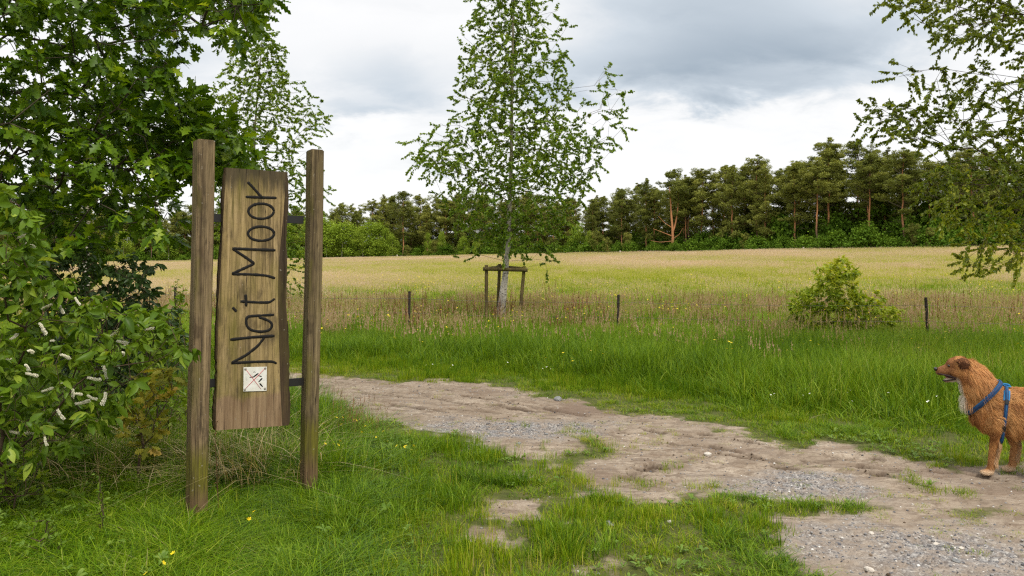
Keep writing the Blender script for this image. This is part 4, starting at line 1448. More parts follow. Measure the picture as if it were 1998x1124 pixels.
RACEMES = [(102, 594), (156, 595), (124, 612), (56, 650), (34, 652), (90, 653), (105, 665), (122, 645), (250, 670), (259, 683), (238, 695), (219, 682), (234, 642), (272, 635), (136, 700),
           (154, 696), (64, 688), (56, 724), (74, 734), (96, 750), (104, 757), (198, 742), (210, 739), (46, 756), (160, 770), (176, 782), (190, 780), (210, 782), (142, 776), (52, 458), (68, 482),
           (10, 425), (128, 768), (198, 790), (125, 818), (143, 838), (73, 843), (41, 845), (92, 870), (120, 655), (300, 640), (20, 700), (15, 770)]


def build_left_plants():
    root, base, N = shrub('cherry_bush', 'white flowering cherry bush with glossy drooping leaves at the left edge', 15, 5.0,
                    [[(-160, 360), (30, 385), (75, 440), (60, 500), (120, 560), (170, 580), (240, 590), (280, 610), (350, 640), (355, 690), (300, 715), (265, 740), (255, 790), (205, 830), (150, 865), (60, 870), (-160, 880)]],
                    4.3, 5.7, 400, 12, .14, [CHERRY, CHERRY2], .086, M_cherry_leaf, 51, 'bush', M_cherry_leaf1, 300, .75, .35, 5, tmean=.50)
    # flower spikes: each a part of the bush
    M_fl = leaf_material('cherry_blossom', [(0, (.62, .60, .40)), (.5, (.80, .77, .60)), (1, (.88, .86, .74))], .2, .6, .2, backlight=1.0)
    mes = []
    for k in range(4):
        r = np.random.default_rng(700 + k)
        V, T = [], []
        n = 74
        for i in range(n):
            t = i / n
            a = i * 2.399
            rr = .0085 * (1 - .45 * t) * r.uniform(.7, 1.25)
            c = np.array([math.cos(a) * rr + .010 * math.sin(t * 2.5), math.sin(a) * rr, t * .085])
            o = len(V)
            s = .0042 * r.uniform(.7, 1.3)
            d = r.normal(size=(4, 3)); d = unit(d) * s
            V += [c + np.array([s, 0, -s * .4]), c + np.array([-s * .6, s * .9, -s * .3]), c + np.array([-s * .6, -s * .9, -s * .3]), c + np.array([math.cos(a) * s, math.sin(a) * s, s])]
            T += [(o, o + 1, o + 2), (o, o + 1, o + 3), (o + 1, o + 2, o + 3), (o + 2, o, o + 3)]
        mes.append(mesh_np('flower_spike', np.array(V), np.array(T), r.uniform(0, 1, len(V))))
        mes[-1].materials.append(M_fl)
    for i, (px, py) in enumerate(q for k, q in enumerate(RACEMES) if k % 4 != 3):
        Y = 4.35 + .25 * random.random()
        p = W(px, py, Y) - base
        o = bpy.data.objects.new('flower_spike', mes[i % 4])
        COL.objects.link(o)
        o.parent = root
        o.location = p
        o.rotation_euler = (random.uniform(.2, 2.3), random.uniform(-.5, .5), random.uniform(-2.2, .4))
        s = random.uniform(.6, .95)
        o.scale = (s, s, s)
    shrub('dark_shrub', 'dark small leaved shrub in silhouette against the meadow behind the cherry bush', 150, 6.6,
          [[(60, 480), (130, 500), (250, 505), (300, 520), (280, 560), (330, 600), (355, 640), (350, 720), (250, 760), (120, 720), (60, 600)]], 6.0, 7.4, 420, 12, .12, [CHERRY], .062, M_dark_leaf, 52, 'shrub', None, 0, .6, .4, 5)
    shrub('green_scrub', 'yellow green leafy scrub just left of the left sign post', 320, 6.2,
          [[(250, 700), (300, 640), (350, 600), (365, 640), (365, 850), (300, 860), (245, 800)]], 5.9, 7.0, 150, 7, .10, [OAK, CHERRY], .07, M_lime, 53, 'shrub', None, 0, .2, .5, 4, tmean=.35)
    shrub('oak_sapling', 'small oak sapling with bronze yellow leaves in front of the scrub by the left post', 268, 5.35,
          [[(255, 860), (250, 800), (290, 740), (330, 700), (355, 715), (350, 790), (320, 800), (300, 850), (285, 890), (265, 900)]], 5.2, 5.55, 44, 4, .07, [OAK], .10, M_autumn, 54, 'sapling', M_autumn1, 60, .1, .6, 2, tip=.0022)
    shrub('oak_sapling', 'low green oak shoot in the grass at the bottom of the left edge', 25, 4.75,
          [[(-40, 880), (20, 865), (80, 880), (105, 930), (90, 975), (30, 960), (-40, 1000)]], 4.6, 5.0, 46, 5, .07, [OAK], .07, M_lime, 55, 'sapling', None, 0, .1, .6, 2, tmean=.35)
    shrub('tall_weed', 'thin upright weed with tiny leaves standing in the grass left of the posts', 195, 4.35,
          [[(185, 1060), (190, 930), (200, 930), (212, 1060)]], 4.3, 4.4, 30, 5, .03, [CHERRY], .028, M_lime, 56, 'weed', None, 0, .1, .6, 1, tmean=.3)
    shrub('tall_weed', 'pale bushy weed with small toothed leaves near the bottom left corner', 80, 4.1,
          [[(55, 1100), (40, 1040), (85, 1000), (125, 1040), (110, 1100)]], 4.0, 4.25, 34, 5, .05, [CHERRY], .035, M_lime, 57, 'weed', None, 0, .1, .6, 2, tmean=.35)
    shrub('leafy_sprig', 'thin leafy sprig standing between the oak and the left sign post', 345, 9.5,
          [[(338, 690), (336, 600), (344, 540), (354, 545), (362, 600), (365, 690)]], 9.3, 9.7, 40, 6, .06, [CHERRY], .05, M_lime, 58, 'sapling', None, 0, .3, .5, 1, tmean=.45)
    # dry stalk in front of the board
    Y = 4.75
    bs = W(427, 1000, Y); bs[2] = ground_z(bs[0], bs[1])[0] - .02
    rt = plant('dry_stalk', bs, 'thin dry brown stalk standing just below the left corner of the board', 'weed')
    P = smooth_path(np.array([W(427, 1000, Y), W(424, 950, Y), W(422, 900, Y), W(419, 850, Y), W(420, 838, Y), W(423, 822, Y)]) - bs, 16)
    P[0, 2] = 0
    V, Q, T = tube(P, np.linspace(.004, .0018, 16), 5)
    link_mesh('stem', mesh_np('stem', V, [Q, T]), M_dock, rt)
    r = np.random.default_rng(59)
    pos = P[r.integers(5, 16, 22)]
    D, Nn = leaf_axes(22, .2, 1, .4, None, r)
    foliage(rt, NARROW, pos, D, Nn, .022 * r.uniform(.6, 1.2, 22), r.uniform(0, 1, 22), M_dock, name='husks')


def build_meadow_bush():
    shrub('young_cherry_bush', 'bright lime green bush standing alone before the meadow on the right', 1640, 14.8,
          [[(1612, 520), (1640, 505), (1668, 530), (1670, 560), (1640, 580), (1600, 560), (1590, 545)],
           [(1600, 560), (1660, 560), (1700, 590), (1712, 570), (1715, 610), (1690, 600), (1660, 640), (1620, 600)], [(1550, 575), (1570, 560), (1600, 580), (1620, 620), (1590, 650), (1545, 620)],
           [(1660, 620), (1700, 600), (1752, 605), (1745, 620), (1700, 640)], [(1530, 640), (1560, 600), (1620, 640), (1620, 665), (1540, 665)], [(1650, 600), (1690, 620), (1690, 655), (1640, 660)]],
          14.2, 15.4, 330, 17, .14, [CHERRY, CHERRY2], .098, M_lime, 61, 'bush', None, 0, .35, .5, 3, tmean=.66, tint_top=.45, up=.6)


build_oak()
build_birches()
build_left_plants()
build_meadow_bush()


# ------------------------------------------------------------------ the pine forest beyond the meadow
def pine_bark():
    m, nt, out = material('pine_bark')
    tc = nt.node('ShaderNodeTexCoord'); o = tc.outputs['Object']
    n = nt.noise(nt.map(o, (3, 3, 1)), 2.0, 5, .6)
    sp = nt.node('ShaderNodeSeparateXYZ'); nt.link(o, sp.inputs[0])
    oi = nt.node('ShaderNodeObjectInfo')
    z = nt.math('ADD', sp.outputs[2], nt.math('MULTIPLY', nt.math('SUBTRACT', n, oi.outputs['Random']), 5.0))
    c = nt.mix(nt.maprange(z, .5, 5.0), (.13, .090, .068), (.42, .195, .092))
    c = nt.mix(nt.maprange(n, .5, .7, 0, .5), c, (.16, .10, .065))
    principled(nt, out, c, .9, None, .1)
    return m


def forest_leaf(name, stops, trans=.15):
    return leaf_material(name, stops, trans, .7, .15, per_instance=.3)


M_pine_bark = pine_bark()
M_dead = plain('dead_branch', (.16, .125, .095), .9, .1)
M_needle = forest_leaf('pine_needles', [(0, (.060, .078, .015)), (.35, (.138, .160, .032)), (.7, (.240, .255, .055)), (1, (.36, .35, .09))])
M_broad = forest_leaf('broadleaf', [(0, (.10, .165, .014)), (.5, (.20, .285, .028)), (1, (.32, .39, .06))], .25)
M_under = forest_leaf('undergrowth_leaf', [(0, (.035, .080, .007)), (.5, (.080, .150, .012)), (1, (.16, .25, .024))], .2)


def pine_meshes(seed, crown0, width, n_puff, lean=.02, height=16.0, dense=1.0):
    r = np.random.default_rng(seed)
    h = height
    zz = np.linspace(0, h, 16)
    P = np.stack([np.cumsum(r.normal(0, .07, 16)) + lean * zz, np.cumsum(r.normal(0, .07, 16)), zz], 1)
    R = np.interp(zz, [0, h * .1, h * .6, h], [.16, .13, .085, .02])
    V, Q, T = tube(P, R, 7, .04)
    trunk = mesh_np('trunk', V, [Q, T], smooth=True)
    # limbs at uneven heights, each carrying a few domed needle clumps
    nl = n_puff // 3
    zl = h * (crown0 + (.96 - crown0) * np.sort(r.uniform(0, 1, nl)) ** .9)
    tl = (zl / h - crown0) / (1 - crown0)
    prof = np.interp(tl, [0, .12, .4, .75, .93, 1], [.45, .9, 1.0, .72, .36, .14]) * width * r.uniform(.45, 1.2, nl)
    az = np.arange(nl) * 2.4 + r.normal(0, .5, nl)
    lx, ly = np.interp(zl, zz, P[:, 0]), np.interp(zl, zz, P[:, 1])
    Cs, Ss, base = [], [], []
    for i in range(nl):
        rise = r.uniform(-.15, .85)
        for f in (.35, .7, 1.0):
            q = prof[i] * f
            Cs.append((lx[i] + q * math.cos(az[i]) + r.normal(0, .2), ly[i] + q * math.sin(az[i]) + r.normal(0, .2), zl[i] + rise * q + r.normal(0, .30)))
            Ss.append(r.uniform(.55, 1.0) * (.62 + .38 * prof[i] / width) * (1 if f < 1 else .8))
            base.append((lx[i], ly[i], max(zl[i] - .25 * q, h * crown0 * .8)))
    for k_ in range(4):
        Cs.append((P[-1, 0] + r.normal(0, .18), P[-1, 1] + r.normal(0, .18), h * (.93 + .025 * k_))); Ss.append(.50 - .08 * k_); base.append((P[-1, 0], P[-1, 1], h * .9))
    C, S = np.array(Cs), np.array(Ss)
    V1, Q1 = sticks(np.array(base), C, .05, .02)
    # dead lower branches
    nd = 12
    zd = h * r.uniform(min(.12, crown0 * .45) if crown0 < .3 else crown0 * .45, crown0 + .05, nd); ad = r.uniform(0, 2 * PI, nd); Ld = r.uniform(.6, 2.2, nd)
    A = np.stack([np.interp(zd, zz, P[:, 0]), np.interp(zd, zz, P[:, 1]), zd], 1)
    V2, Q2 = sticks(A, A + np.stack([np.cos(ad) * Ld, np.sin(ad) * Ld, r.uniform(-.3, .5, nd)], 1), .03, .01)
    limbs = mesh_np('limbs', np.concatenate([V1, V2]), np.concatenate([Q1, Q2 + len(V1)]))
    per = int(150 * dense)
    k = np.repeat(np.arange(len(C)), per)
    s = S[k]
    d = unit(r.normal(size=(len(k), 3)))
    rad = r.uniform(.45, 1.05, len(k)) ** .6
    off = d * rad[:, None] * np.array([1.0, 1.0, .66]) * s[:, None]
    off[:, 2] += .15 * s
    pos = C[k] + off
    D = unit(d * np.array([1, 1, .5]) + r.normal(size=off.shape) * .45 + np.array([0, 0, .15]))
    Nn = d * np.array([.7, .7, 1.2]) + r.normal(size=off.shape) * .35 + np.array([0, 0, .35])
    Nn = unit(Nn - D * np.sum(Nn * D, 1, keepdims=True))
    tint = np.clip(.40 + .13 * r.normal(size=len(C))[k] + .22 * off[:, 2] / s + .09 * r.normal(size=len(k)), 0, 1)  # light from above put into the tint: clump tops paler, undersides darker
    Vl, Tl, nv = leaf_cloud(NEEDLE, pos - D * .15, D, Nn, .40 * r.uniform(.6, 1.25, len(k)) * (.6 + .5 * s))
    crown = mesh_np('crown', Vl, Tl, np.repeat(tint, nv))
    return trunk, limbs, crown


def broad_meshes(seed, h, w, n, leaf, r_trunk=.07, tpl=CHIP, z0=.12):
    r = np.random.default_rng(seed)
    zz = np.linspace(0, h * .95, 8)
    P = np.stack([np.cumsum(r.normal(0, .04, 8)), np.cumsum(r.normal(0, .04, 8)), zz], 1)
    V, Q, T = tube(P, np.linspace(r_trunk, .01, 8), 6)
    trunk = mesh_np('trunk', V, [Q, T], smooth=True)
    ncl = 46
    z = h * r.uniform(z0, 1, ncl); t = (z / h - z0) / (1 - z0)
    pr = np.interp(t, [0, .15, .4, .8, 1], [.65, .95, 1, .5, .05]) * w
    a = r.uniform(0, 2 * PI, ncl); rho = pr * r.uniform(.2, 1, ncl) ** .6
    C = np.stack([rho * np.cos(a), rho * np.sin(a), z], 1)
    k = r.integers(0, ncl, n)
    off = r.normal(size=(n, 3)) * np.array([.19, .19, .16]) * w
    pos = C[k] + off
    pos[:, 2] = np.maximum(pos[:, 2], .05)
    D, Nn = leaf_axes(n, .2, 1, .5, None, r)
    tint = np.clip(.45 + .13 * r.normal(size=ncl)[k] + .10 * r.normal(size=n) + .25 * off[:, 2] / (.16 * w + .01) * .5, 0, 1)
    Vl, Tl, nv = leaf_cloud(tpl, pos, D, Nn, leaf * r.uniform(.6, 1.3, n))
    return trunk, mesh_np('crown', Vl, Tl, np.repeat(tint, nv))


def stand(name, loc, rz, s, parts, label, group, cat='tree'):
    o = empty(name, (float(loc[0]), float(loc[1]), float(loc[2])), rz)
    o.scale = s
    tag(o, label, cat, group)
    for nm, me, mat in parts:
        q = link_mesh(nm, me, mat, o)
        if nm != 'trunk': q['kind'] = 'stuff'
    return o


TOPS_PX = [-400, 0, 300, 640, 700, 800, 900, 1000, 1100, 1200, 1300, 1400, 1480, 1560, 1620, 1700, 1760, 1850, 2000, 2500]
TOPS_PY = [400, 400, 405, 398, 394, 380, 376, 380, 383, 366, 345, 332, 306, 298, 268, 275, 285, 300, 300, 290]


def region(px):
    for lim, txt in ((390, 'through the oak at left'), (640, 'behind the sign'), (790, 'just right of the sign'), (900, 'left of the staked birch'), (1110, 'behind the staked birch'),
                     (1290, 'right of the staked birch'), (1500, 'right of the forked pine'), (1750, 'behind the lone lime bush')):
        if px < lim:
            return txt
    return 'behind the right hand boughs'


def build_forest():
    r = np.random.default_rng(71)
    kinds = []
    for i, (c0, w, n, lean, dense) in enumerate([(.30, 3.0, 93, .02, 1), (.36, 3.2, 87, -.03, 1), (.24, 2.6, 93, .01, 1), (.42, 3.1, 78, .05, 1), (.48, 2.9, 69, -.02, 1), (.14, 2.9, 105, 0, 1), (.05, 2.8, 114, .01, 1)]):
        kinds.append(pine_meshes(800 + i, c0, w, n, lean, 16.0, dense))
    names = ['broad crowned pine', 'pine with spreading crown', 'narrow dark crowned pine', 'leaning open crowned pine', 'high orange trunked pine', 'full dark pine', 'pine clad to the ground']
    ranks = ['in the front row', 'in the second row', 'in the third row', 'deep in the forest', 'far back in the forest']
    count = 0
    for row, (off, step) in enumerate([(1.5, 4.6), (5.0, 4.6), (9, 4.8), (15, 4.6), (23, 5.4)]):
        px = -260.0
        while px < 2480:
            u = (px - 999) / F
            Ye, _ = edge_at(u)
            Y = Ye + off + r.normal(0, 1.1)
            X = u * Y + r.normal(0, .6)
            e_py = 513 - (px - 290) * .018
            top = np.interp(px, TOPS_PX, TOPS_PY)
            h = (e_py - top) / F * Ye * r.uniform(.80, 1.06) * (1 + off / 160) * (.93 if row > 2 else 1)
            # more open, long-stemmed trees towards the right of the edge, dense skirts in the middle
            if row == 0:
                k = int(r.choice([3, 4, 4, 1, 0])) if px > 1520 else int(r.choice([0, 1, 2, 5, 6, 6, 5]))
            else:
                k = int(r.choice([3, 4, 1])) if row == 1 and px > 1500 else int(r.choice([0, 1, 2, 5, 5, 6])) if row < 3 else int(r.choice([5, 6, 6]))
            if row == 0 and px > 1540 and r.uniform() < .25:
                px += step * F / Ye; continue
            if row == 0 and 615 < px < 780:
                px += step * F / Ye; continue
            s = h / 16.0
            ws = s * r.uniform(1.05, 1.40)
            z = H(X, Y) - .1
            tr, li, cr = kinds[k]
            stand('pine_tree', (X, Y, float(z)), r.uniform(0, 6.28), (ws, ws, s), [('trunk', tr, M_pine_bark), ('limbs', li, M_dead), ('crown', cr, M_needle)], names[k] + ' ' + ranks[row] + ' ' + region(px), 'pines ' + ranks[row] + ' ' + region(px) + ': ' + names[k])
            count += 1
            px += step * r.uniform(.75, 1.25) * F / Ye
    # the bare forked pine standing out before the edge
    V = []; Q = []
    hh = 11.5
    paths = [([(0, 0, 0), (.1, 0, 2.2), (.05, 0, 4.0), (-.15, 0, 6.2), (-.25, 0, 8.5), (-.5, 0, 11.4)], .26, .06), ([(.07, 0, 3.6), (.6, .1, 5.5), (.9, .1, 7.8), (1.0, .1, 10.8)], .15, .05),
             ([(.05, 0, 3.0), (-1.6, 0, 3.7), (-3.0, .2, 4.3)], .08, .02), ([(0, 0, 2.2), (-1.9, .1, 2.0), (-3.4, .1, 2.3)], .07, .02), ([(.1, 0, 2.6), (1.2, .1, 3.4), (1.6, 0, 4.4)], .07, .02), ([(0, 0, 4.4), (-1.4, 0, 5.4), (-2.2, 0, 6.4)], .06, .02)]
    tr, q, t, o = [], [], [], 0
    for p, r0, r1 in paths:
        P = smooth_path(p, 12)
        v, qq, ttt = tube(P, np.linspace(r0, r1, 12), 7, .05)
        tr.append(v); q.append(qq + o); t.append(ttt + o); o += len(v)
    me = mesh_np('trunk', np.concatenate(tr), [np.concatenate(q), np.concatenate(t)], smooth=True)
    cme = pine_meshes(877, .46, 2.6, 60, 0, 14.0, 1)[2]
    u = (1312 - 999) / F; Ye, _ = edge_at(u); Y = float(Ye) - .5
    stand('pine_tree', (u * Y, Y, float(H(u * Y, Y)) - .1), 0, (1.12, 1.12, 1.05), [('trunk', me, M_pine_bark), ('crown', cme, M_needle)], 'forked orange pine with bare dead limbs standing out of the forest edge', None)
    # young birches and bushes along the foot of the forest
    bks = [broad_meshes(850 + i, h, w, n, .22, rt) for i, (h, w, n, rt) in enumerate([(9, 2.3, 5200, .08), (8, 2.0, 4800, .08), (6, 2.2, 4200, .06)])]
    for px, py_top, w, k in [(560, 425, 1.1, 0), (600, 430, 1.0, 1), (637, 424, 1.0, 0), (655, 452, .9, 1), (684, 440, .9, 2), (700, 455, .9, 1), (722, 432, 1.25, 0), (668, 436, 1.2, 2), (708, 440, 1.1, 0), (740, 436, 1.1, 2), (765, 458, .9, 2), (645, 440, 1.2, 2), (752, 446, .8, 1), (835, 455, .7, 1), (862, 450, .6, 0), (905, 462, .8, 2), (930, 458, .7, 1),
                             (1128, 440, .8, 2), (1150, 452, .8, 1), (30, 440, 1.2, 0), (240, 450, 1.2, 1), (330, 460, 1, 2), (440, 450, 1.1, 0), (500, 445, 1, 1)]:
        u = (px - 999) / F; Ye, ze = edge_at(u); Y = float(Ye) - r.uniform(1, 4)
        e_py = 513 - (px - 290) * .018
        h = (e_py - py_top) / F * Y
        h0 = [9, 8, 6][k]
        tr, cr = bks[k]
        stand('young_birch', (u * Y, Y, float(H(u * Y, Y)) - .1), r.uniform(0, 6), (h / h0 * 1.1 * w, h / h0 * 1.1 * w, h / h0), [('trunk', tr, M_birch_bark), ('crown', cr, M_broad)],
              'light green young birch at the forest foot ' + region(px), 'young birches at the foot of the forest ' + region(px))
    bus = [broad_meshes(870 + i, 2.2, 1.9, 2600, .26, .04, CHIP, .03)[1] for i in range(4)]
    for row, (off, step) in enumerate([(-1.2, 3.2), (2.2, 3.4), (9, 3.6), (20, 4.2)]):
        px = -200.0
        while px < 2400:
            u = (px - 999) / F; Ye, _ = edge_at(u); Y = float(Ye) + off + r.normal(0, .7)
            s = r.uniform(.55, 1.15) * [1, 1.3, 1.9, 2.4][row] * (1.25 if px > 1500 else 1)
            o = empty('edge_bush', (u * Y, Y, float(H(u * Y, Y)) - .1), r.uniform(0, 6))
            o.scale = (s, s, s * r.uniform(.8, 1.35))
            where = ('before' if row == 0 else 'under') + ' the pines ' + region(px)
            tag(o, 'green bush ' + where, 'bush', 'bushes ' + where)
            tag(link_mesh('foliage', bus[int(r.integers(0, 4))], M_under, o), kind='stuff')
            px += step * r.uniform(.7, 1.4) * F / float(Ye)
    ypl = pine_meshes(890, .05, 1.9, 44, 0, 6.0, .9)
    for px, h in [(848, 4.0), (1003, 4), (1165, 4.5), (1185, 3.2), (1225, 4), (1780, 3.6), (1815, 3.0), (795, 3.0), (960, 3.0), (1455, 3.2)]:
        u = (px - 999) / F; Ye, _ = edge_at(u); Y = float(Ye) - 1.5
        stand('young_pine', (u * Y, Y, float(H(u * Y, Y)) - .1), r.uniform(0, 6), (h / 6 * .9, h / 6 * .9, h / 6), [('trunk', ypl[0], M_pine_bark), ('crown', ypl[2], M_needle)],
              'small bluish green young pine before the forest ' + region(px), 'young pines before the forest edge ' + region(px))
    return count


N_PINES = build_forest()


def tell_apart():
    """look-alikes of one stretch of the forest edge are told apart by their order from the left"""
    words = ['second', 'third', 'fourth', 'fifth', 'sixth', 'seventh', 'eighth', 'ninth']
    sets = {}
    for o in SC.objects:
        l = o.get('label')
        if l and o.parent is None and o.get('group') and ('row' in l or 'before the pines' in l or 'young' in l) and 'third row' not in l:
            sets.setdefault(l, []).append(o)
    for l, os_ in sets.items():
        if not 2 <= len(os_) <= 9:
            continue
        os_.sort(key=lambda o: o.location.x / o.location.y)
        for i, o in enumerate(os_):
            o['label'] = ('leftmost ' if i == 0 else 'rightmost ' if i == len(os_) - 1 else words[i - 1] + ' from left, ') + l.replace(' in the front row', ', front row').replace(' in the second row', ', second row')


tell_apart()


# ------------------------------------------------------------------ the carved sign
def box_bm(bm, c, s, bevel=0.0, rot=None, seg=2):
    ret = bmesh.ops.create_cube(bm, size=1.0)
    vs = ret['verts']
    for v in vs:
        v.co = Vector((v.co.x * s[0], v.co.y * s[1], v.co.z * s[2]))
    if bevel:
        es = list({e for v in vs for e in v.link_edges})
        r2 = bmesh.ops.bevel(bm, geom=es, offset=bevel, segments=seg, affect='EDGES')
        vs = list({v for f in r2['faces'] for v in f.verts} | {v for v in vs if v.is_valid})
    M = (rot or Matrix.Identity(4))
    for v in vs:
        v.co = M @ v.co + Vector(c)
    return vs


def bm_obj(name, bm, mat, parent, smooth=False):
    me = bpy.data.meshes.new(name)
    bm.to_mesh(me); bm.free()
    if smooth:
        for p in me.polygons: p.use_smooth = True
    return link_mesh(name, me, mat, parent)


def stroke(pts, w, y0, depth=.004, n=None):
    """a flat-bottomed groove-filling stroke lying on the board (x right, z up) with round ends"""
    P = np.array(pts, float)
    n = n or max(8, len(P) * 6)
    P = smooth_path(P, n) if len(P) > 2 else np.stack([np.linspace(P[0, i], P[1, i], n) for i in range(2)], 1)
    T = unit(np.gradient(P, axis=0)); Nn = np.stack([-T[:, 1], T[:, 0]], 1)
    r = np.random.default_rng(int(abs(P[0, 0] * 1e5)) % 9999)
    ww = w * (1 + .10 * r.normal(size=n)); ww[0] *= .75; ww[-1] *= .7
    prof = [(-.5, 0), (-.38, 1), (.38, 1), (.5, 0)]
    V = []
    for i in range(n):
        for a, d in prof:
            q = P[i] + Nn[i] * ww[i] * a
            V.append((q[0], y0 - depth * d, q[1]))
    Q = [(i * 4 + j, i * 4 + j + 1, i * 4 + j + 5, i * 4 + j + 4) for i in range(n - 1) for j in range(3)]
    Q += [(0, 3, 2, 1), ((n - 1) * 4, (n - 1) * 4 + 1, (n - 1) * 4 + 2, (n - 1) * 4 + 3)]
    return np.array(V), np.array(Q)


def build_sign():
    A = np.array([*G(383, 1008)]); B = np.array([*G(602, 968)])
    mid = (A + B) / 2
    ang = math.atan2(B[1] - A[1], B[0] - A[0])
    gap = np.linalg.norm(B - A)
    zg = 0.0
    root = empty('wooden_sign', (mid[0], mid[1], zg), 0)
    root.rotation_euler = (0, math.radians(1.15), ang)
    tag(root, 'tall wooden sign with Na\'t Moor carved sideways on a plank between two posts', 'sign')
    M_post1 = wood_material('post_wood', (.265, .190, .105), (.185, .135, .072), (.088, .058, .032), .6, foot=.46)
    M_post2 = wood_material('post_wood_right', (.215, .165, .085), (.150, .110, .055), (.075, .052, .028), .75, foot=.56)
    M_board = wood_material('board_wood', (.385, .280, .140), (.290, .210, .085), (.155, .108, .050), .65, top_drip=2.06, red=.72)
    M_edge = wood_material('live_edge_wood', (.085, .055, .030), (.060, .040, .022), (.025, .017, .010), .35)
    M_black = plain('carved_black', (.009, .008, .007), .75, .2)
    M_metal = plain('dark_steel', (.012, .011, .010), .5, .4)

    def post(u, h, w, d, rz, mat):
        bm = bmesh.new()
        box_bm(bm, (0, 0, h / 2 - .15), (w, d, h + .30), .006)
        bmesh.ops.subdivide_edges(bm, edges=[e for e in bm.edges if abs(e.verts[0].co.z - e.verts[1].co.z) > 1], cuts=14)
        for v in bm.verts:
            v.co.x += .0025 * math.sin(v.co.z * 3 + u * 9) + random.uniform(-.0008, .0008)
            v.co.y += .002 * math.sin(v.co.z * 2.3 + u * 5)
        o = bm_obj('post', bm, mat, root)
        o.location = (u, 0, 0)
        o.rotation_euler = (0, 0, rz)
        return o
    p1 = post(-gap / 2, 2.235, .099, .13, -.02, M_post1)
    p2 = post(gap / 2, 2.245, .084, .125, -.10, M_post2)
    tag(p1, 'left post, taller looking and nearer, with mossy foot'); tag(p2, 'right post with green mossy foot')
    # pixel of the survey photograph -> board coordinates (u along the board, z up)
    axis = np.array([math.cos(ang), math.sin(ang)])
    nrm = np.array([math.sin(ang), -math.cos(ang)])
    y_face = -.035            # front face of the board in local y

    def ub(px, py):
        s = (px - 999) / F
        # ray (s*Y, Y) meets the plane of the board's face: mid + axis*u - nrm*y_face...
        o = mid + nrm * (-y_face)
        # s*Y = o.x + axis.x*u ; Y = o.y + axis.y*u
        u = (s * o[1] - o[0]) / (axis[0] - s * axis[1])
        Y = o[1] + axis[1] * u
        z = EYE - (py - HOR) / F * Y
        t = math.radians(1.15)   # undo the lean of the whole sign
        return u * math.cos(t) - z * math.sin(t), u * math.sin(t) + z * math.cos(t)
    # board: rows of cross-sections from an outline with wavy live edges
    lo = [(326, 431, 441), (360, 430, 439), (420, 427, 436), (470, 424, 433), (520, 420, 431), (560, 416, 428), (600, 414, 425), (640, 413, 425), (680, 414, 425), (720, 413, 424), (770, 411, 422), (840, 410, 421)]
    hi = [(326, 557, 563), (360, 556, 563), (420, 552, 562), (470, 547, 561), (520, 543, 560), (560, 542, 560), (600, 542, 561), (640, 543, 563), (680, 544, 564), (720, 545, 566), (770, 547, 566), (840, 550, 565)]
    n = 60
    r = np.random.default_rng(91)
    rows = []
    top_l, top_r = ub(441, 327), ub(563, 336)
    bot_l, bot_r = ub(421, 840), ub(565, 830)
    for i in range(n):
        t = i / (n - 1)
        py = 327 + t * (836 - 327)
        l_out = np.interp(py, [a[0] for a in lo], [a[1] for a in lo]); l_in = np.interp(py, [a[0] for a in lo], [a[2] for a in lo])
        r_in = np.interp(py, [a[0] for a in hi], [a[1] for a in hi]); r_out = np.interp(py, [a[0] for a in hi], [a[2] for a in hi])
        ul, _ = ub(l_in, py); uo, _ = ub(r_out, py); ur, _ = ub(r_in, py)
        wav = .004 * math.sin(py * .045) + .002 * r.normal()
        zl = top_l[1] + (bot_l[1] - top_l[1]) * t; zr = top_r[1] + (bot_r[1] - top_r[1]) * t
        y0, y1 = y_face, y_face + .062
        ys = [y1, y1 - .012, y0 + .020, y0 + .004, y0, y0, y0 + .0008, y0 + .0020, y0 + .006, y1 - .01, y1]
        us = [ul + .012, ul - .004 + wav, ul - .006 + wav, ul + .001, ul + .008, ur - .008, ur + .002, (ur + uo) / 2 + wav * .5, uo - wav, uo - .008, uo - .03]
        zz = [zl + (zr - zl) * (u - ul) / (uo - ul) for u in us]
        rows.append(np.stack([us, ys, zz], 1))
    m = len(rows[0])
    V = np.concatenate(rows)
    Q, mi = [], []
    for i in range(n - 1):
        for j in range(m):
            k = (j + 1) % m
            Q.append((i * m + j, i * m + k, (i + 1) * m + k, (i + 1) * m + j))
            mi.append(0 if 3 <= j <= 5 else 1)
    bme = bpy.data.meshes.new('board')
    bme.from_pydata([tuple(v) for v in V], [], [tuple(q) for q in Q] + [tuple(range(m - 1, -1, -1)), tuple((n - 1) * m + j for j in range(m))])
    bme.materials.append(M_board); bme.materials.append(M_edge)
    for p, k in zip(bme.polygons, mi + [1, 1]):
        p.material_index = k
    bm = bmesh.new(); bm.from_mesh(bme); bmesh.ops.recalc_face_normals(bm, faces=bm.faces); bm.to_mesh(bme); bm.free()
    board = link_mesh('board', bme, None, root)
    c1 = lambda x, y: ub(340 + x / 1.4588, 260 + y / 1.4597)
    ell = lambda cx, cy, rx, ry, a0=0: [c1(cx + rx * math.cos(a), cy + ry * math.sin(a) + .10 * (rx * math.cos(a)) * 0) for a in np.linspace(a0, a0 + 2 * PI, 15)]
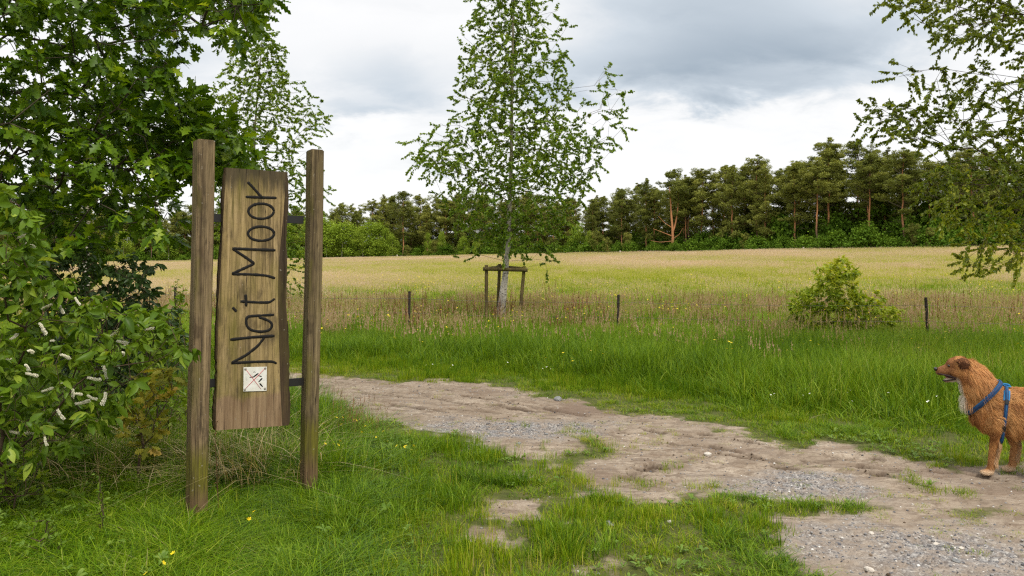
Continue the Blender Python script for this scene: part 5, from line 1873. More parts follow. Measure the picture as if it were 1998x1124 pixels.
    letters = [
        [[(162, 655), (225, 651), (284, 650), (291, 656)], [(163, 654), (205, 632), (238, 606), (258, 580)], [(159, 588), (220, 581), (285, 577)]],       # N
        [[(284, 517), (245, 519), (207, 522), (204, 534), (206, 550), (218, 561), (245, 566), (270, 562), (280, 550), (276, 538), (258, 529), (240, 524)]],   # a
        [[(166, 496), (177, 508)]],                                                                                                                # '
        [[(188, 479), (240, 482), (272, 482), (286, 471)], [(203, 459), (205, 493)]],                                                                # t
        [[(164, 401), (220, 402), (262, 405), (287, 413)], [(164, 400), (196, 386), (228, 371)], [(228, 371), (198, 350), (166, 329)], [(165, 328), (225, 331), (288, 333)]],  # M
        'o1', 'o2',
        [[(203, 181), (245, 183), (291, 184)], [(250, 184), (236, 168), (222, 152), (209, 139)]],                                                        # r
    ]
    for L in letters:
        if L == 'o1': strokes = [ell(247, 286, 38, 20.5)]
        elif L == 'o2': strokes = [ell(247, 222, 37, 22)]
        else: strokes = [[c1(*p) for p in s] for s in L]
        Vs, Qs, o = [], [], 0
        for si, s in enumerate(strokes):
            v, q = stroke(s, .0172, y_face + .0006 - si * .0004, .0030, 48 if isinstance(L, str) or len(s) > 8 else None)
            Vs.append(v); Qs.append(q + o); o += len(v)
        link_mesh('letter', mesh_np('letter', np.concatenate(Vs), np.concatenate(Qs)), M_black, board)
    # steel brackets joining board and posts
    for (x0, x1, y0, y1, inn) in ((562, 592, 420, 436, 'r'), (563, 592, 739, 756, 'r'), (405, 440, 418, 432, 'l'), (400, 425, 742, 757, 'l')):
        a = ub(x0, (y0 + y1) / 2); b = ub(x1, (y0 + y1) / 2)
        bm = bmesh.new()
        box_bm(bm, ((a[0] + b[0]) / 2, 0.004, (a[1] + b[1]) / 2), (abs(b[0] - a[0]) + .03, .012, .050), .002)
        bm_obj('bracket', bm, M_metal, root)
    # white enamel plaque with the crossed-out pictogram
    M_white = plain('white_enamel', (.66, .65, .61), .35, .5, (30, (.58, .56, .50)))
    M_red = plain('red_paint', (.45, .035, .05), .5, .3)
    M_grey = plain('thin_grey_paint', (.32, .33, .34), .5, .3)
    M_screw = plain('screw_steel', (.22, .20, .17), .45, .5)
    z4 = lambda x, y: ub(420 + x / 7.027, 640 + y / 7.025)
    cs = [z4(385, 537), z4(703, 530), z4(700, 860), z4(383, 868)]
    yp = y_face - .0055
    Vp = [(u, y_face - .001, z) for u, z in cs] + [(u, yp, z) for u, z in cs]
    pme = bpy.data.meshes.new('plaque')
    pme.from_pydata(Vp, [], [(0, 1, 2, 3), (7, 6, 5, 4), (0, 4, 5, 1), (1, 5, 6, 2), (2, 6, 7, 3), (3, 7, 4, 0)])
    bm = bmesh.new(); bm.from_mesh(pme); bmesh.ops.recalc_face_normals(bm, faces=bm.faces)
    bm.to_mesh(pme); bm.free()
    plaque = link_mesh('plaque', pme, M_white, root)

    def bars(name, lst, mat, lift):
        Vs, Qs, o = [], [], 0
        for (x0, y0, x1, y1, w) in lst:
            v, q = stroke([z4(x0, y0), z4(x1, y1)], w / 7.027 / 312, yp + .0002, lift, 4)
            Vs.append(v); Qs.append(q + o); o += len(v)
        return link_mesh(name, mesh_np(name, np.concatenate(Vs), np.concatenate(Qs)), mat, plaque)
    bars('red_cross_bar', [(412, 562, 625, 838, 7)], M_red, .0016)
    bars('red_cross_bar', [(678, 552, 408, 832, 7)], M_red, .0019)
    bars('pictogram', [(466, 674, 525, 670, 15), (518, 672, 588, 620, 20), (590, 652, 632, 664, 15), (590, 740, 640, 686, 18), (604, 758, 646, 804, 20), (520, 606, 534, 599, 9), (534, 599, 548, 606, 9)], M_black, .0010)
    bars('thin_lines', [(415, 630, 442, 630, 4), (416, 630, 420, 712, 4), (420, 714, 440, 704, 4), (640, 712, 682, 712, 4), (480, 634, 505, 645, 3), (560, 700, 592, 711, 3)], M_grey, .0007)
    for (x, y) in ((410, 563), (680, 551), (402, 843), (676, 830)):
        u, z = z4(x, y)
        bm = bmesh.new()
        bmesh.ops.create_uvsphere(bm, u_segments=10, v_segments=6, radius=.0075)
        for v in bm.verts:
            v.co = Vector((v.co.x, max(-.0035, v.co.y * .6) if v.co.y < 0 else .001, v.co.z)) + Vector((u, yp, z))
        bm_obj('screw', bm, M_screw, plaque, True)


build_sign()


# ------------------------------------------------------------------ stake frame round the birch
def build_stakes():
    M_st = wood_material('stake_wood', (.145, .108, .045), (.105, .082, .030), (.05, .036, .016), .7)
    Y = 17.3
    base = W(985, 640, Y); base[2] = ground_z(base[0], base[1])[0]
    root = plant('tree_stake_frame', base, 'mossy wooden frame of three round stakes and crossbars holding the birch', 'stake frame')

    def rod(p, q, rad, name='stake'):
        P = np.stack([np.linspace(p[i], q[i], 10) for i in range(3)], 1)
        V, Q, T = tube(P, np.full(10, rad), 12, .02)
        return link_mesh(name, mesh_np(name, V, [Q, T], smooth=True), M_st, root)
    tops = [(949, 517, 17.0), (975, 515, 17.9), (1023, 519, 17.0)]
    feet = [(949, 650, 17.0), (969, 645, 17.9), (1010, 648, 17.0)]
    T_ = []
    for t, f in zip(tops, feet):
        a = W(*f) - base; a[2] = -.25
        b = W(*t) - base
        rod(a, b, .037)
        T_.append(b)
    dz = np.array([0, 0, -.085])

    def bar(i, j, rad, off, ext=.07):
        a, b = T_[i] + dz + off, T_[j] + dz + off
        d = unit(b - a)
        rod(a - d * ext, b + d * ext, rad, 'crossbar')
    bar(0, 2, .040, np.array([0, -.05, 0]))
    bar(0, 1, .034, np.array([.03, .03, .012]), .03)
    bar(2, 1, .034, np.array([-.03, .05, .030]), .03)


build_stakes()


# ------------------------------------------------------------------ wire fence and far marker posts
def build_fence():
    M_fp = plain('black_fence_post', (.020, .016, .013), .8, .2, (12, (.045, .035, .026)))
    M_w = plain('fence_wire', (.10, .095, .09), .5, .4)
    Y = 15.4
    tops = [(-420, 570, 15.4), (-50, 566, 15.4), (342, 560, 15.6), (799, 568, 15.4), (1207, 575, 15.0), (1806, 580, 13.9), (2330, 585, 13.2)]
    lean = [0, 0, 1, 1, 2, -6, 0]
    b0 = W(999, 640, Y); b0[2] = ground_z(b0[0], b0[1])[0]
    root = plant('wire_fence', b0, 'low wire fence of thin black posts along the edge of the meadow', 'fence')
    heads = []
    for (px, py, y), ln in zip(tops, lean):
        t = W(px, py, y) - b0
        g = t.copy(); g[0] -= ln / F * y; g[2] = ground_z(t[0] + b0[0], y)[0] - b0[2] - .2
        bm = bmesh.new()
        L = t[2] - g[2]
        box_bm(bm, (0, 0, L / 2), (.040, .040, L), .005)
        o = bm_obj('post', bm, M_fp, root)
        o.location = g
        o.rotation_euler = (0, math.atan2(t[0] - g[0], L), random.uniform(-.4, .4))
        heads.append(t)
    for dz in (.14, .42):
        P = []
        for a, b in zip(heads[:-1], heads[1:]):
            for t in np.linspace(0, 1, 8, endpoint=False):
                q = a + (b - a) * t; q[2] -= dz + .12 * t * (1 - t); q[1] -= .03
                P.append(q)
        P.append(heads[-1] - np.array([0, .03, dz]))
        V, Q, T = tube(np.array(P), np.full(len(P), .0022), 4)
        link_mesh('wire', mesh_np('wire', V, [Q, T]), M_w, root)
    M_mk = plain('pale_marker_post', (.50, .45, .38), .8, .2)
    for px, py, w, lab in ((1568, 482, .35, 'pale marker post at the meadow edge, rightmost of the three'), (775, 497, .28, 'pale marker post at the meadow edge by the young birches left of the staked birch'),
                           (1210, 489, .28, 'pale marker post at the meadow edge, right behind the fence post in the middle')):
        u = (px - 999) / F; Ye, ze = edge_at(u); Y = float(Ye) - 4
        x = u * Y; zg = float(H(x, Y))
        rt = empty('marker_post', (x, Y, zg))
        tag(rt, lab, 'post', 'pale marker posts at the far edge of the meadow')
        hgt = EYE - (py - HOR) / F * Y - zg
        bm = bmesh.new()
        box_bm(bm, (0, 0, hgt / 2), (w, w, hgt), .04)
        for v in bm.verts:
            if v.co.z > hgt * .9: v.co.x *= .8; v.co.y *= .8
        bm_obj('shaft', bm, M_mk, rt)


build_fence()


# ------------------------------------------------------------------ buttercups one can count beside the posts, stones, leaves
def build_buttercups():
    spots = [(640, 822), (655, 806), (668, 800), (672, 812), (690, 815), (708, 822), (705, 830), (720, 828), (742, 838), (755, 850), (772, 855), (786, 858), (800, 868), (806, 870), (662, 850), (655, 848), (665, 855),
             (735, 845), (640, 850), (695, 806), (712, 812), (790, 862)]
    near = [(323, 1055), (308, 1070), (279, 1110), (500, 979), (475, 990), (478, 991)]
    mes = [flower_proto('buttercup', M_petal, 5, .0125, .30, 660 + i) for i in range(4)]
    k = 0
    for group, lab, lst, Y0 in (('buttercups in the grass right of the sign', 'single yellow buttercup on a thin stem in the grass right of the sign', spots, None), ('buttercups in the grass below the sign', 'small yellow buttercup in the dark grass below the sign', near, None)):
        for px, py in lst:
            # flower head stands 0.28 m above the ground
            Y = (EYE - .27) * F / (py - HOR)
            x = (px - 999) / F * Y
            o = bpy.data.objects.new('buttercup', mes[k % 4])
            COL.objects.link(o)
            o.location = (x, Y, float(ground_z(x, Y)[0]))
            o.rotation_euler = (random.uniform(-.15, .15), random.uniform(-.15, .15), random.uniform(0, 6))
            s = random.uniform(.65, .9); o.scale = (s, s, .9)
            tag(o, lab, 'flower', group)
            k += 1


def build_stones():
    M_pale = plain('pale_stone', (.50, .46, .40), .85, .2, (40, (.36, .32, .27)))
    M_dark = plain('blue_grey_stone', (.13, .135, .14), .8, .3, (40, (.22, .22, .21)))
    lst = [(1381, 885, .035, M_pale, 'flat pale stone half sunk in the sand in the middle of the track'), (1188, 1032, .030, M_dark, 'blue grey stone lying in the grass in the foreground'),
           (1308, 1026, .018, M_pale, 'small pale chip in the worn grass at the bottom middle'), (1696, 1113, .022, M_pale, 'pale brown stone at the bottom edge among the gravel'), (1700, 1043, .016, M_pale, 'small white stone on the sand left of the large gravel patch'),
           (1828, 1062, .018, M_pale, 'white stone on the grey gravel at the lower right'), (1866, 1100, .020, M_dark, 'dark flat stone among the gravel at the lower right'), (1088, 783, .05, M_dark, 'grey stone at the far edge of the track before the damp hollow'),
           (1066, 849, .018, M_dark, 'dark pebble on the front edge of the first gravel patch'), (1012, 868, .018, M_dark, 'dark pebble just below the first gravel patch'), (1876, 1072, .014, M_pale, 'tiny white pebble right of the white stone on the gravel')]
    for i, (px, py, s, mat, lab) in enumerate(lst):
        x, y = G(px, py)
        bm = bmesh.new()
        bmesh.ops.create_icosphere(bm, subdivisions=2, radius=1)
        r = np.random.default_rng(900 + i)
        ph = r.uniform(0, 6, 6)
        for v in bm.verts:
            c = v.co
            k = 1 + .18 * math.sin(c.x * 3 + ph[0]) * math.sin(c.y * 3 + ph[1]) + .1 * math.sin(c.z * 5 + ph[2]) + r.normal() * .03
            v.co = Vector((c.x * k * 1.2, c.y * k * .9, c.z * k * .5)) * s
        o = bm_obj('stone', bm, mat, None, False)
        o.location = (x, y, float(ground_z(x, y)[0]) + s * .2)
        o.rotation_euler = (0, 0, float(ph[3]))
        tag(o, lab, 'stone', 'loose stones on and beside the track')


build_buttercups()
build_stones()


# ------------------------------------------------------------------ the dog
def build_dog():
    Yd = 5.72
    sc = Yd / F
    bx = (1932 - 999) * sc
    zg = float(ground_z(bx, Yd)[0])
    root = empty('dog', (bx, Yd, EYE - (925 - HOR) * sc))
    root.location.z = zg + .004
    root.rotation_euler = (0, 0, math.radians(-25))
    root.scale = (.87, 1, 1)
    tag(root, 'golden red long haired dog in a blue harness standing on the track, looking left', 'dog')
    px = lambda x, y: ((x - 1932) * sc, (925 - y) * sc)      # survey pixel -> local x, z
    bm = bmesh.new()

    def loft(secs, seg=18, cap=True):
        """secs: (centre, axis direction, half height in the plane of x-z, half width in y)"""
        rings = []
        for c, d, a, b in secs:
            d = Vector(d).normalized()
            up = Vector((-d.z, 0, d.x)) if abs(d.y) < .9 else Vector((0, 0, 1))
            up = (up - d * up.dot(d)).normalized()
            sd = d.cross(up)
            rings.append([bm.verts.new(Vector(c) + up * (a * math.sin(t)) + sd * (b * math.cos(t))) for t in [2 * PI * k / seg for k in range(seg)]])
        for r0, r1 in zip(rings[:-1], rings[1:]):
            for k in range(seg):
                bm.faces.new((r0[k], r0[(k + 1) % seg], r1[(k + 1) % seg], r1[k]))
        bm.faces.new(list(reversed(rings[0]))); bm.faces.new(rings[-1])

    def chain(pts, flat=1.0):
        """pts: (x, y, z, r) -> tapered limb with elliptical sections; flat scales the y radius"""
        P = [Vector(p[:3]) for p in pts]
        secs = []
        for i, p in enumerate(pts):
            d = (P[min(i + 1, len(P) - 1)] - P[max(i - 1, 0)])
            secs.append((P[i], d, p[3], p[3] * flat))
        loft(secs)

    def ball(c, r):
        ret = bmesh.ops.create_uvsphere(bm, u_segments=16, v_segments=10, radius=1)
        for v in ret['verts']:
            v.co = Vector((c[0] + v.co.x * r[0], c[1] + v.co.y * r[1], c[2] + v.co.z * r[2]))
    # trunk
    loft([((-.150, 0, .475), (1, 0, -.02), .060, .050), ((-.125, 0, .470), (1, 0, 0), .115, .085), ((-.06, 0, .465), (1, 0, 0), .160, .115), ((.03, 0, .455), (1, 0, 0), .172, .130), ((.13, 0, .448), (1, 0, 0), .166, .140),
          ((.28, 0, .450), (1, 0, 0), .158, .142), ((.42, 0, .465), (1, 0, 0), .145, .132), ((.54, 0, .480), (1, 0, 0), .130, .120), ((.63, 0, .480), (1, 0, -.1), .105, .095), ((.68, 0, .465), (1, 0, -.2), .05, .05)], 22)
    # neck
    chain([(.03, 0, .50, .135), (-.035, 0, .56, .128), (-.10, 0, .625, .120), (-.150, 0, .685, .105), (-.195, 0, .735, .086), (-.225, 0, .76, .068)], .84)
    # skull, brow, muzzle, jaw
    ball((-.225, 0, .755), (.080, .064, .070))
    ball((-.265, 0, .762), (.058, .052, .050))
    chain([(-.240, 0, .738, .062), (-.290, 0, .727, .050), (-.330, 0, .717, .040), (-.365, 0, .710, .033), (-.386, 0, .709, .026)], .86)
    ball((-.375, 0, .700), (.026, .024, .020))
    chain([(-.215, 0, .690, .046), (-.260, 0, .667, .030), (-.300, 0, .650, .021), (-.335, 0, .640, .014)], .95)
    for s in (-1, 1):
        ball((-.250, s * .036, .715), (.045, .026, .040))          # cheeks
        ball((-.283, s * .030, .775), (.018, .014, .012))          # brow ridge
    ball((-.150, 0, .515), (.055, .060, .075))
    ball((-.120, 0, .575), (.060, .070, .070))
    # legs: near side is -y
    for s, dx in ((-1, 0.0), (1, .175)):
        ball((.02, s * .085, .42), (.085, .050, .125))
        chain([(.03, s * .095, .42, .070), (.035 + dx * .4, s * .098, .33, .056), (.030 + dx * .8, s * .095, .265, .044), (.014 + dx, s * .092, .19, .033), (.002 + dx, s * .09, .12, .028), (-.002 + dx, s * .09, .065, .028), (-.010 + dx, s * .09, .035, .030)], .88)
        for t in (-.026, -.009, .009, .026):                        # toes
            ball((-.058 + dx + abs(t) * .5, s * .09 + t, .018), (.034, .0125, .018))
        ball((-.022 + dx, s * .09, .024), (.040, .034, .024))
        hx = .06 * s
        ball((.56 + hx * .3, s * .085, .40), (.105, .055, .125))
        chain([(.56, s * .09, .42, .095), (.525 + hx * .5, s * .10, .32, .078), (.515 + hx, s * .10, .255, .056), (.565 + hx, s * .098, .20, .040), (.625 + hx, s * .095, .155, .030), (.618 + hx, s * .095, .09, .026), (.600 + hx, s * .095, .04, .027)], .85)
        for t in (-.024, -.008, .008, .024):
            ball((.560 + hx + abs(t) * .5, s * .095 + t, .018), (.032, .012, .018))
        ball((.590 + hx, s * .095, .024), (.036, .031, .024))
    chain([(.64, 0, .50, .045), (.72, 0, .525, .050), (.82, .01, .50, .060), (.92, .02, .43, .058), (.99, .03, .35, .035), (1.02, .03, .30, .012)], 1.0)
    me = bpy.data.meshes.new('body_raw'); bm.normal_update(); bm.to_mesh(me); bm.free()
    tmp = bpy.data.objects.new('body_raw', me); COL.objects.link(tmp)
    md = tmp.modifiers.new('remesh', 'REMESH'); md.mode = 'VOXEL'; md.voxel_size = .0075; md.use_smooth_shade = True
    ms = tmp.modifiers.new('smooth', 'SMOOTH'); ms.factor = .5; ms.iterations = 5
    dg = bpy.context.evaluated_depsgraph_get()
    body_me = bpy.data.meshes.new_from_object(tmp.evaluated_get(dg), depsgraph=dg)
    body_me.name = 'body'
    bpy.data.objects.remove(tmp)
    nV = len(body_me.vertices)
    co = np.zeros(nV * 3, np.float32); body_me.vertices.foreach_get('co', co); co = co.reshape(-1, 3).astype(float)

    def colour(P):
        x, y, z = P[:, 0], P[:, 1], P[:, 2]
        n = fnoise(x * 9 + 3, z * 9 + y * 5, 95, 3)
        c = np.tile(np.array([[.500, .245, .082]]), (len(P), 1))

        def lay(col, w):
            w = np.clip(w, 0, 1)[:, None]
            c[:] = c * (1 - w) + np.array(col) * w
        lay((.60, .335, .130), sstep(-.1, .4, n) * .75)
        lay((.30, .120, .038), sstep(.0, .45, -n) * .75)
        n3 = fnoise(x * 26 + 3, z * 26 + y * 9, 96, 3)
        lay((.24, .092, .030), sstep(.0, .4, n3) * .5)
        lay((.52, .27, .10), sstep(.55, .66, z) * (x > -.16) * (x < .15) * .5)               # light from above put into the coat colour: nape and withers paler
        lay((.50, .27, .11), sstep(.34, .26, z) * (x > .05) * .6)                              # pale belly fringe
        lay((.52, .30, .13), sstep(.28, .05, z) * sstep(-.035, .03, (x - np.where(y > 0, .175, 0))) * (x < .25) * .7)
        lay((.60, .46, .31), sstep(.050, .018, z + .02 * n) * .85)                                   # white paws
        lay((.72, .66, .54), sstep(.060, .035, np.abs(y)) * sstep(-.150, -.175, x + (z - .52) * .30) * sstep(.43, .48, z) * sstep(.70, .64, z) * .97)    # white chest blaze
        lay((.24, .105, .045), sstep(-.25, -.30, x) * sstep(.64, .69, z) * .75)                 # darker muzzle
        lay((.16, .07, .030), sstep(-.32, -.38, x) * sstep(.64, .69, z) * .5)
        lay((.30, .17, .10), sstep(.655, .64, z) * sstep(-.27, -.31, x) * .8)
        return c
    cols = colour(co)
    at = body_me.attributes.new('coat', 'FLOAT_COLOR', 'POINT')
    at.data.foreach_set('color', np.concatenate([cols, np.ones((nV, 1))], 1).astype(np.float32).ravel())
    m, nt, out = material('dog_coat')
    a_ = nt.node('ShaderNodeAttribute', attribute_name='coat')
    tc = nt.node('ShaderNodeTexCoord')
    nz = nt.noise(nt.map(tc.outputs['Object'], (30, 90, 60)), 2.0, 5, .6)
    principled(nt, out, nt.mix(nt.maprange(nz, .3, .7, 0, .3), a_.outputs['Color'], (.20, .08, .026)), .65, bump(nt, nz, .5, .004), .2)
    body_me.materials.clear()
    body = link_mesh('body', body_me, m, root)
    for p in body_me.polygons: p.use_smooth = True
    bvh = BVHTree.FromObject(body, bpy.context.evaluated_depsgraph_get()) if False else None
    body_me.calc_loop_triangles()
    tri = np.zeros(len(body_me.loop_triangles) * 3, np.int32); body_me.loop_triangles.foreach_get('vertices', tri); tri = tri.reshape(-1, 3)
    bvh = BVHTree.FromPolygons([Vector(v) for v in co], [tuple(t) for t in tri])

    # fur: slivers lying back along the body
    r = np.random.default_rng(97)
    a, b, c = co[tri[:, 0]], co[tri[:, 1]], co[tri[:, 2]]
    cr = np.cross(b - a, c - a); ar = np.linalg.norm(cr, axis=1); nn = cr / np.maximum(ar[:, None], 1e-12)
    n = 120000
    k = r.choice(len(tri), n, p=ar / ar.sum())
    q = r.uniform(0, 1, (n, 2)); fl = q.sum(1) > 1; q[fl] = 1 - q[fl]
    P = a[k] + (b[k] - a[k]) * q[:, :1] + (c[k] - a[k]) * q[:, 1:]
    Nn = nn[k]
    x, y, z = P.T
    flow = np.tile(np.array([[.75, 0, -.65]]), (n, 1))
    head = x < -.17
    flow[head & (z > .62)] = (.95, 0, -.15)
    neck = (x > -.2) & (x < -.02) & (z > .5)
    flow[neck] = (.45, 0, -.85)
    legs = z < .30
    flow[legs] = (.25, 0, -.95)
    flow = flow + .28 * np.stack([fnoise(x * 12, z * 12, 98, 2), fnoise(x * 12 + 9, z * 12, 99, 2), fnoise(x * 12, z * 12 + 7, 93, 2)], 1) * 1.6
    T = unit(flow - Nn * np.sum(flow * Nn, 1, keepdims=True))
    L = np.full(n, .040)
    L = np.where(neck | ((x > -.2) & (x < -.08) & (z > .4)), .062, L)
    L = np.where(head & (z > .62), .014, L)
    L = np.where((x < -.29) & (z > .6), .006, L)
    L = np.where((z < .40) & (x > .08), .070, L)
    L = np.where(legs & (x < .25), .016, L)
    back = legs & (x < .25) & (Nn[:, 0] > .35) & (z > .09)
    L = np.where(back, .040, L)
    L = np.where(z < .06, .006, L)
    L = np.where(x > .68, .07, L)
    L = L * r.uniform(.6, 1.45, n) * (1 + .35 * fnoise(x * 22, z * 22 + y * 8, 92, 2))
    lift = np.where(head & (z > .62), .28, .48) + .22 * fnoise(x * 16 + 2, z * 16 + y * 9, 90, 2) + .10 * r.normal(size=n)
    lift = np.where(legs & (x < .25), .25, lift)
    lift = np.where(neck, .55 + .15 * r.normal(size=n), lift)
    lift = np.where(back | ((z < .36) & (x > .10) & (z > .2)), .75, lift)
    # keep the fur flat where the harness lies
    s_a, s_b = np.array(px(1944, 752)), np.array(px(1892, 803))
    t_a, t_b = np.array(px(1961, 762)), np.array(px(1950, 850))

    def seg_d(A, B):
        e = B - A
        t = np.clip(((x - A[0]) * e[0] + (z - A[1]) * e[1]) / (e @ e), 0, 1)
        return np.hypot(x - A[0] - e[0] * t, z - A[1] - e[1] * t)
    under = np.minimum(seg_d(s_a, s_b), seg_d(t_a, t_b)) < .030
    L = np.where(under, L * .35, L); lift = np.where(under, .12, lift)
    D = unit(T + Nn * lift[:, None])
    side = unit(np.cross(D, Nn) + .3 * r.normal(size=(n, 3)))
    w = .0013 * r.uniform(.7, 1.4, n)[:, None]
    mid = P + D * (L * .55)[:, None]
    tipv = P + unit(D + T * .5 + np.array([0, 0, -.25]))* L[:, None]
    V = np.stack([P - side * w, P + side * w, mid + side * w * .75, mid - side * w * .75, tipv], 1).reshape(-1, 3)
    bs = np.arange(n) * 5
    Qf = np.stack([bs, bs + 1, bs + 2, bs + 3], 1); Tf = np.stack([bs + 3, bs + 2, bs + 4], 1)
    fc = colour(P) * r.uniform(.82, 1.26, (n, 1)) * (1.06 + .20 * fnoise(x * 11, z * 20 + y * 10, 89, 3))[:, None]
    fc = np.where(back[:, None], fc * .4 + np.array([.62, .44, .26]) * .6, fc)
    fme = mesh_np('fur', V, [Qf, Tf], attrs={'coat': np.repeat(np.clip(fc, 0, .85), 5, 0)})
    mf, ntf, outf = material('dog_fur')
    af = ntf.node('ShaderNodeAttribute', attribute_name='coat')
    pf = ntf.node('ShaderNodeBsdfPrincipled'); ntf.link(af.outputs['Color'], pf.inputs['Base Color']); pf.inputs['Roughness'].default_value = .55; pf.inputs['Specular IOR Level'].default_value = .25
    tf = ntf.node('ShaderNodeBsdfTranslucent'); ntf.link(af.outputs['Color'], tf.inputs['Color'])
    mx = ntf.node('ShaderNodeMixShader'); mx.inputs[0].default_value = .3
    ntf.link(pf.outputs[0], mx.inputs[1]); ntf.link(tf.outputs[0], mx.inputs[2]); ntf.link(mx.outputs[0], outf.inputs['Surface'])
    tag(link_mesh('fur', fme, mf, root), kind='stuff')

    M_nose = plain('dog_nose', (.012, .010, .010), .3, .5)
    M_eye = plain('dog_eye', (.015, .008, .005), .1, .6)
    M_mouth = plain('dog_mouth', (.030, .012, .012), .5, .4)
    M_tongue = plain('dog_tongue', (.30, .10, .10), .45, .4)
    M_ear = plain('dog_ear', (.115, .048, .022), .8, .1, (60, (.055, .024, .013)))
    M_earin = plain('dog_ear_pale', (.42, .21, .095), .8, .1, (60, (.28, .12, .05)))

    def part_ball(name, c, rad, mat, rot=(0, 0, 0), f=None):
        bm = bmesh.new()
        bmesh.ops.create_uvsphere(bm, u_segments=18, v_segments=12, radius=1)
        for v in bm.verts:
            if f: f(v)
            v.co = Vector((v.co.x * rad[0], v.co.y * rad[1], v.co.z * rad[2]))
        o = bm_obj(name, bm, mat, root, True)
        o.location = c; o.rotation_euler = rot
        return o

    def nose_shape(v):
        if v.co.z < 0: v.co.y *= .75; v.co.x *= .8
    part_ball('nose', (-.398, 0, .722), (.016, .019, .015), M_nose, (0, .2, 0), nose_shape)
    for s in (-1, 1):
        part_ball('eye', (-.303, s * .040, .756), (.0105, .0075, .0095), M_eye)
    # open mouth: dark cavity, tongue
    part_ball('mouth_lining', (-.288, 0, .676), (.050, .029, .016), M_mouth, (0, .32, 0))
    part_ball('tongue', (-.300, 0, .663), (.036, .016, .006), M_tongue, (0, .35, 0))
    # lips: dark rim along the mouth line
    for s in (-1, 1):
        Pp = smooth_path([(-.385, s * .017, .694), (-.345, s * .029, .689), (-.300, s * .038, .683), (-.258, s * .046, .672), (-.246, s * .046, .664), (-.275, s * .036, .655), (-.315, s * .024, .645), (-.343, s * .010, .640)], 24)
        Vl, Ql, Tl = tube(Pp, np.interp(np.arange(24), [0, 10, 23], [.004, .0065, .004]), 7)
        link_mesh('lip', mesh_np('lip', Vl, [Ql, Tl], smooth=True), M_mouth, root)

    # folded ears: a soft leaf-shaped flap hanging back from the top of the head
    def ear(s):
        n1, n2 = 12, 9
        V = []
        for i in range(n1):
            t = i / (n1 - 1)
            wd = .038 * math.sin(PI * (.16 + .78 * t) ) ** .8 + .004
            cx = -.240 + .066 * t + .020 * math.sin(PI * t)
            cz = .808 + .016 * math.sin(PI * min(1, t * 1.6)) - .128 * t ** 1.3
            cy = s * (.046 + .030 * math.sin(PI * min(1, t * 1.25)) + .004)
            for th in (0, 1):
                for j in range(n2):
                    q = j / (n2 - 1) * 2 - 1
                    x = cx + q * wd; zz = cz + q * wd * .35 * (1 - t)
                    yy = cy - s * .012 * q * q + (s * .0035 if th == 0 else -s * .0035)
                    V.append((x, yy, zz))
        Q = []
        W2 = n2 * 2
        for i in range(n1 - 1):
            for j in range(n2 - 1):
                Q.append((i * W2 + j, i * W2 + j + 1, (i + 1) * W2 + j + 1, (i + 1) * W2 + j))
                Q.append((i * W2 + n2 + j, (i + 1) * W2 + n2 + j, (i + 1) * W2 + n2 + j + 1, i * W2 + n2 + j + 1))
            for j0 in (0, n2 - 1):
                Q.append((i * W2 + j0, (i + 1) * W2 + j0, (i + 1) * W2 + n2 + j0, i * W2 + n2 + j0))
        for i in (0, n1 - 1):
            for j in range(n2 - 1):
                Q.append((i * W2 + j, i * W2 + j + 1, i * W2 + n2 + j + 1, i * W2 + n2 + j))
        eo = link_mesh('ear', mesh_np('ear', np.array(V), np.array(Q), smooth=True), M_ear, root)
        # hair along the ear
        Va = np.array(V); rr = np.random.default_rng(5 + s)
        kk = rr.integers(0, len(Va), 900)
        p0 = Va[kk] + rr.normal(0, .003, (900, 3)); p0[:, 1] += s * .003
        dd = unit(np.array([.5, 0, -.8]) + rr.normal(0, .35, (900, 3)) + np.array([0, s * .3, 0]))
        sd = unit(np.cross(dd, rr.normal(size=(900, 3)))) * .0013
        Ln = rr.uniform(.008, .022, 900)[:, None]
        Vh = np.stack([p0 - sd, p0 + sd, p0 + dd * Ln], 1).reshape(-1, 3)
        pal = np.where((p0[:, 2] > .79)[:, None], np.array([.40, .19, .08]), np.array([.11, .045, .02])) * rr.uniform(.6, 1.4, (900, 1))
        h = link_mesh('ear_fur', mesh_np('ear_fur', Vh, np.arange(2700).reshape(-1, 3), attrs={'coat': np.repeat(pal, 3, 0)}), mf, eo)
        tag(h, kind='stuff')
    ear(-1); ear(1)

    # ---- harness: bands laid on the coat
    M_blue = plain('blue_webbing', (.012, .055, .13), .75, .15, (80, (.02, .09, .20)))
    M_navy = plain('navy_webbing', (.010, .030, .085), .65, .25, (80, (.02, .05, .13)))
    M_bright = plain('bright_blue_webbing', (.02, .15, .32), .6, .2)
    M_buckle = plain('black_buckle', (.010, .010, .012), .35, .5)
    hroot = root

    def ring_points(c, nrm, lift, n=64, a0=0, a1=2 * PI, lo=0):
        """points on the coat where the plane through c cuts the body"""
        nrm = Vector(nrm).normalized()
        e1 = Vector((0, 1, 0)); e1 = (e1 - nrm * e1.dot(nrm)).normalized(); e2 = nrm.cross(e1)
        pts, nr = [], []
        for i in range(n + 1):
            t = a0 + (a1 - a0) * i / n
            d = e1 * math.cos(t) + e2 * math.sin(t)
            hit = bvh.ray_cast(Vector(c) + d * .5, -d, .5)
            p = hit[0] if hit[0] else Vector(c) + d * .1
            pts.append(np.array(p + d * lift)); nr.append(np.array(d))
        return np.array(pts), np.array(nr)

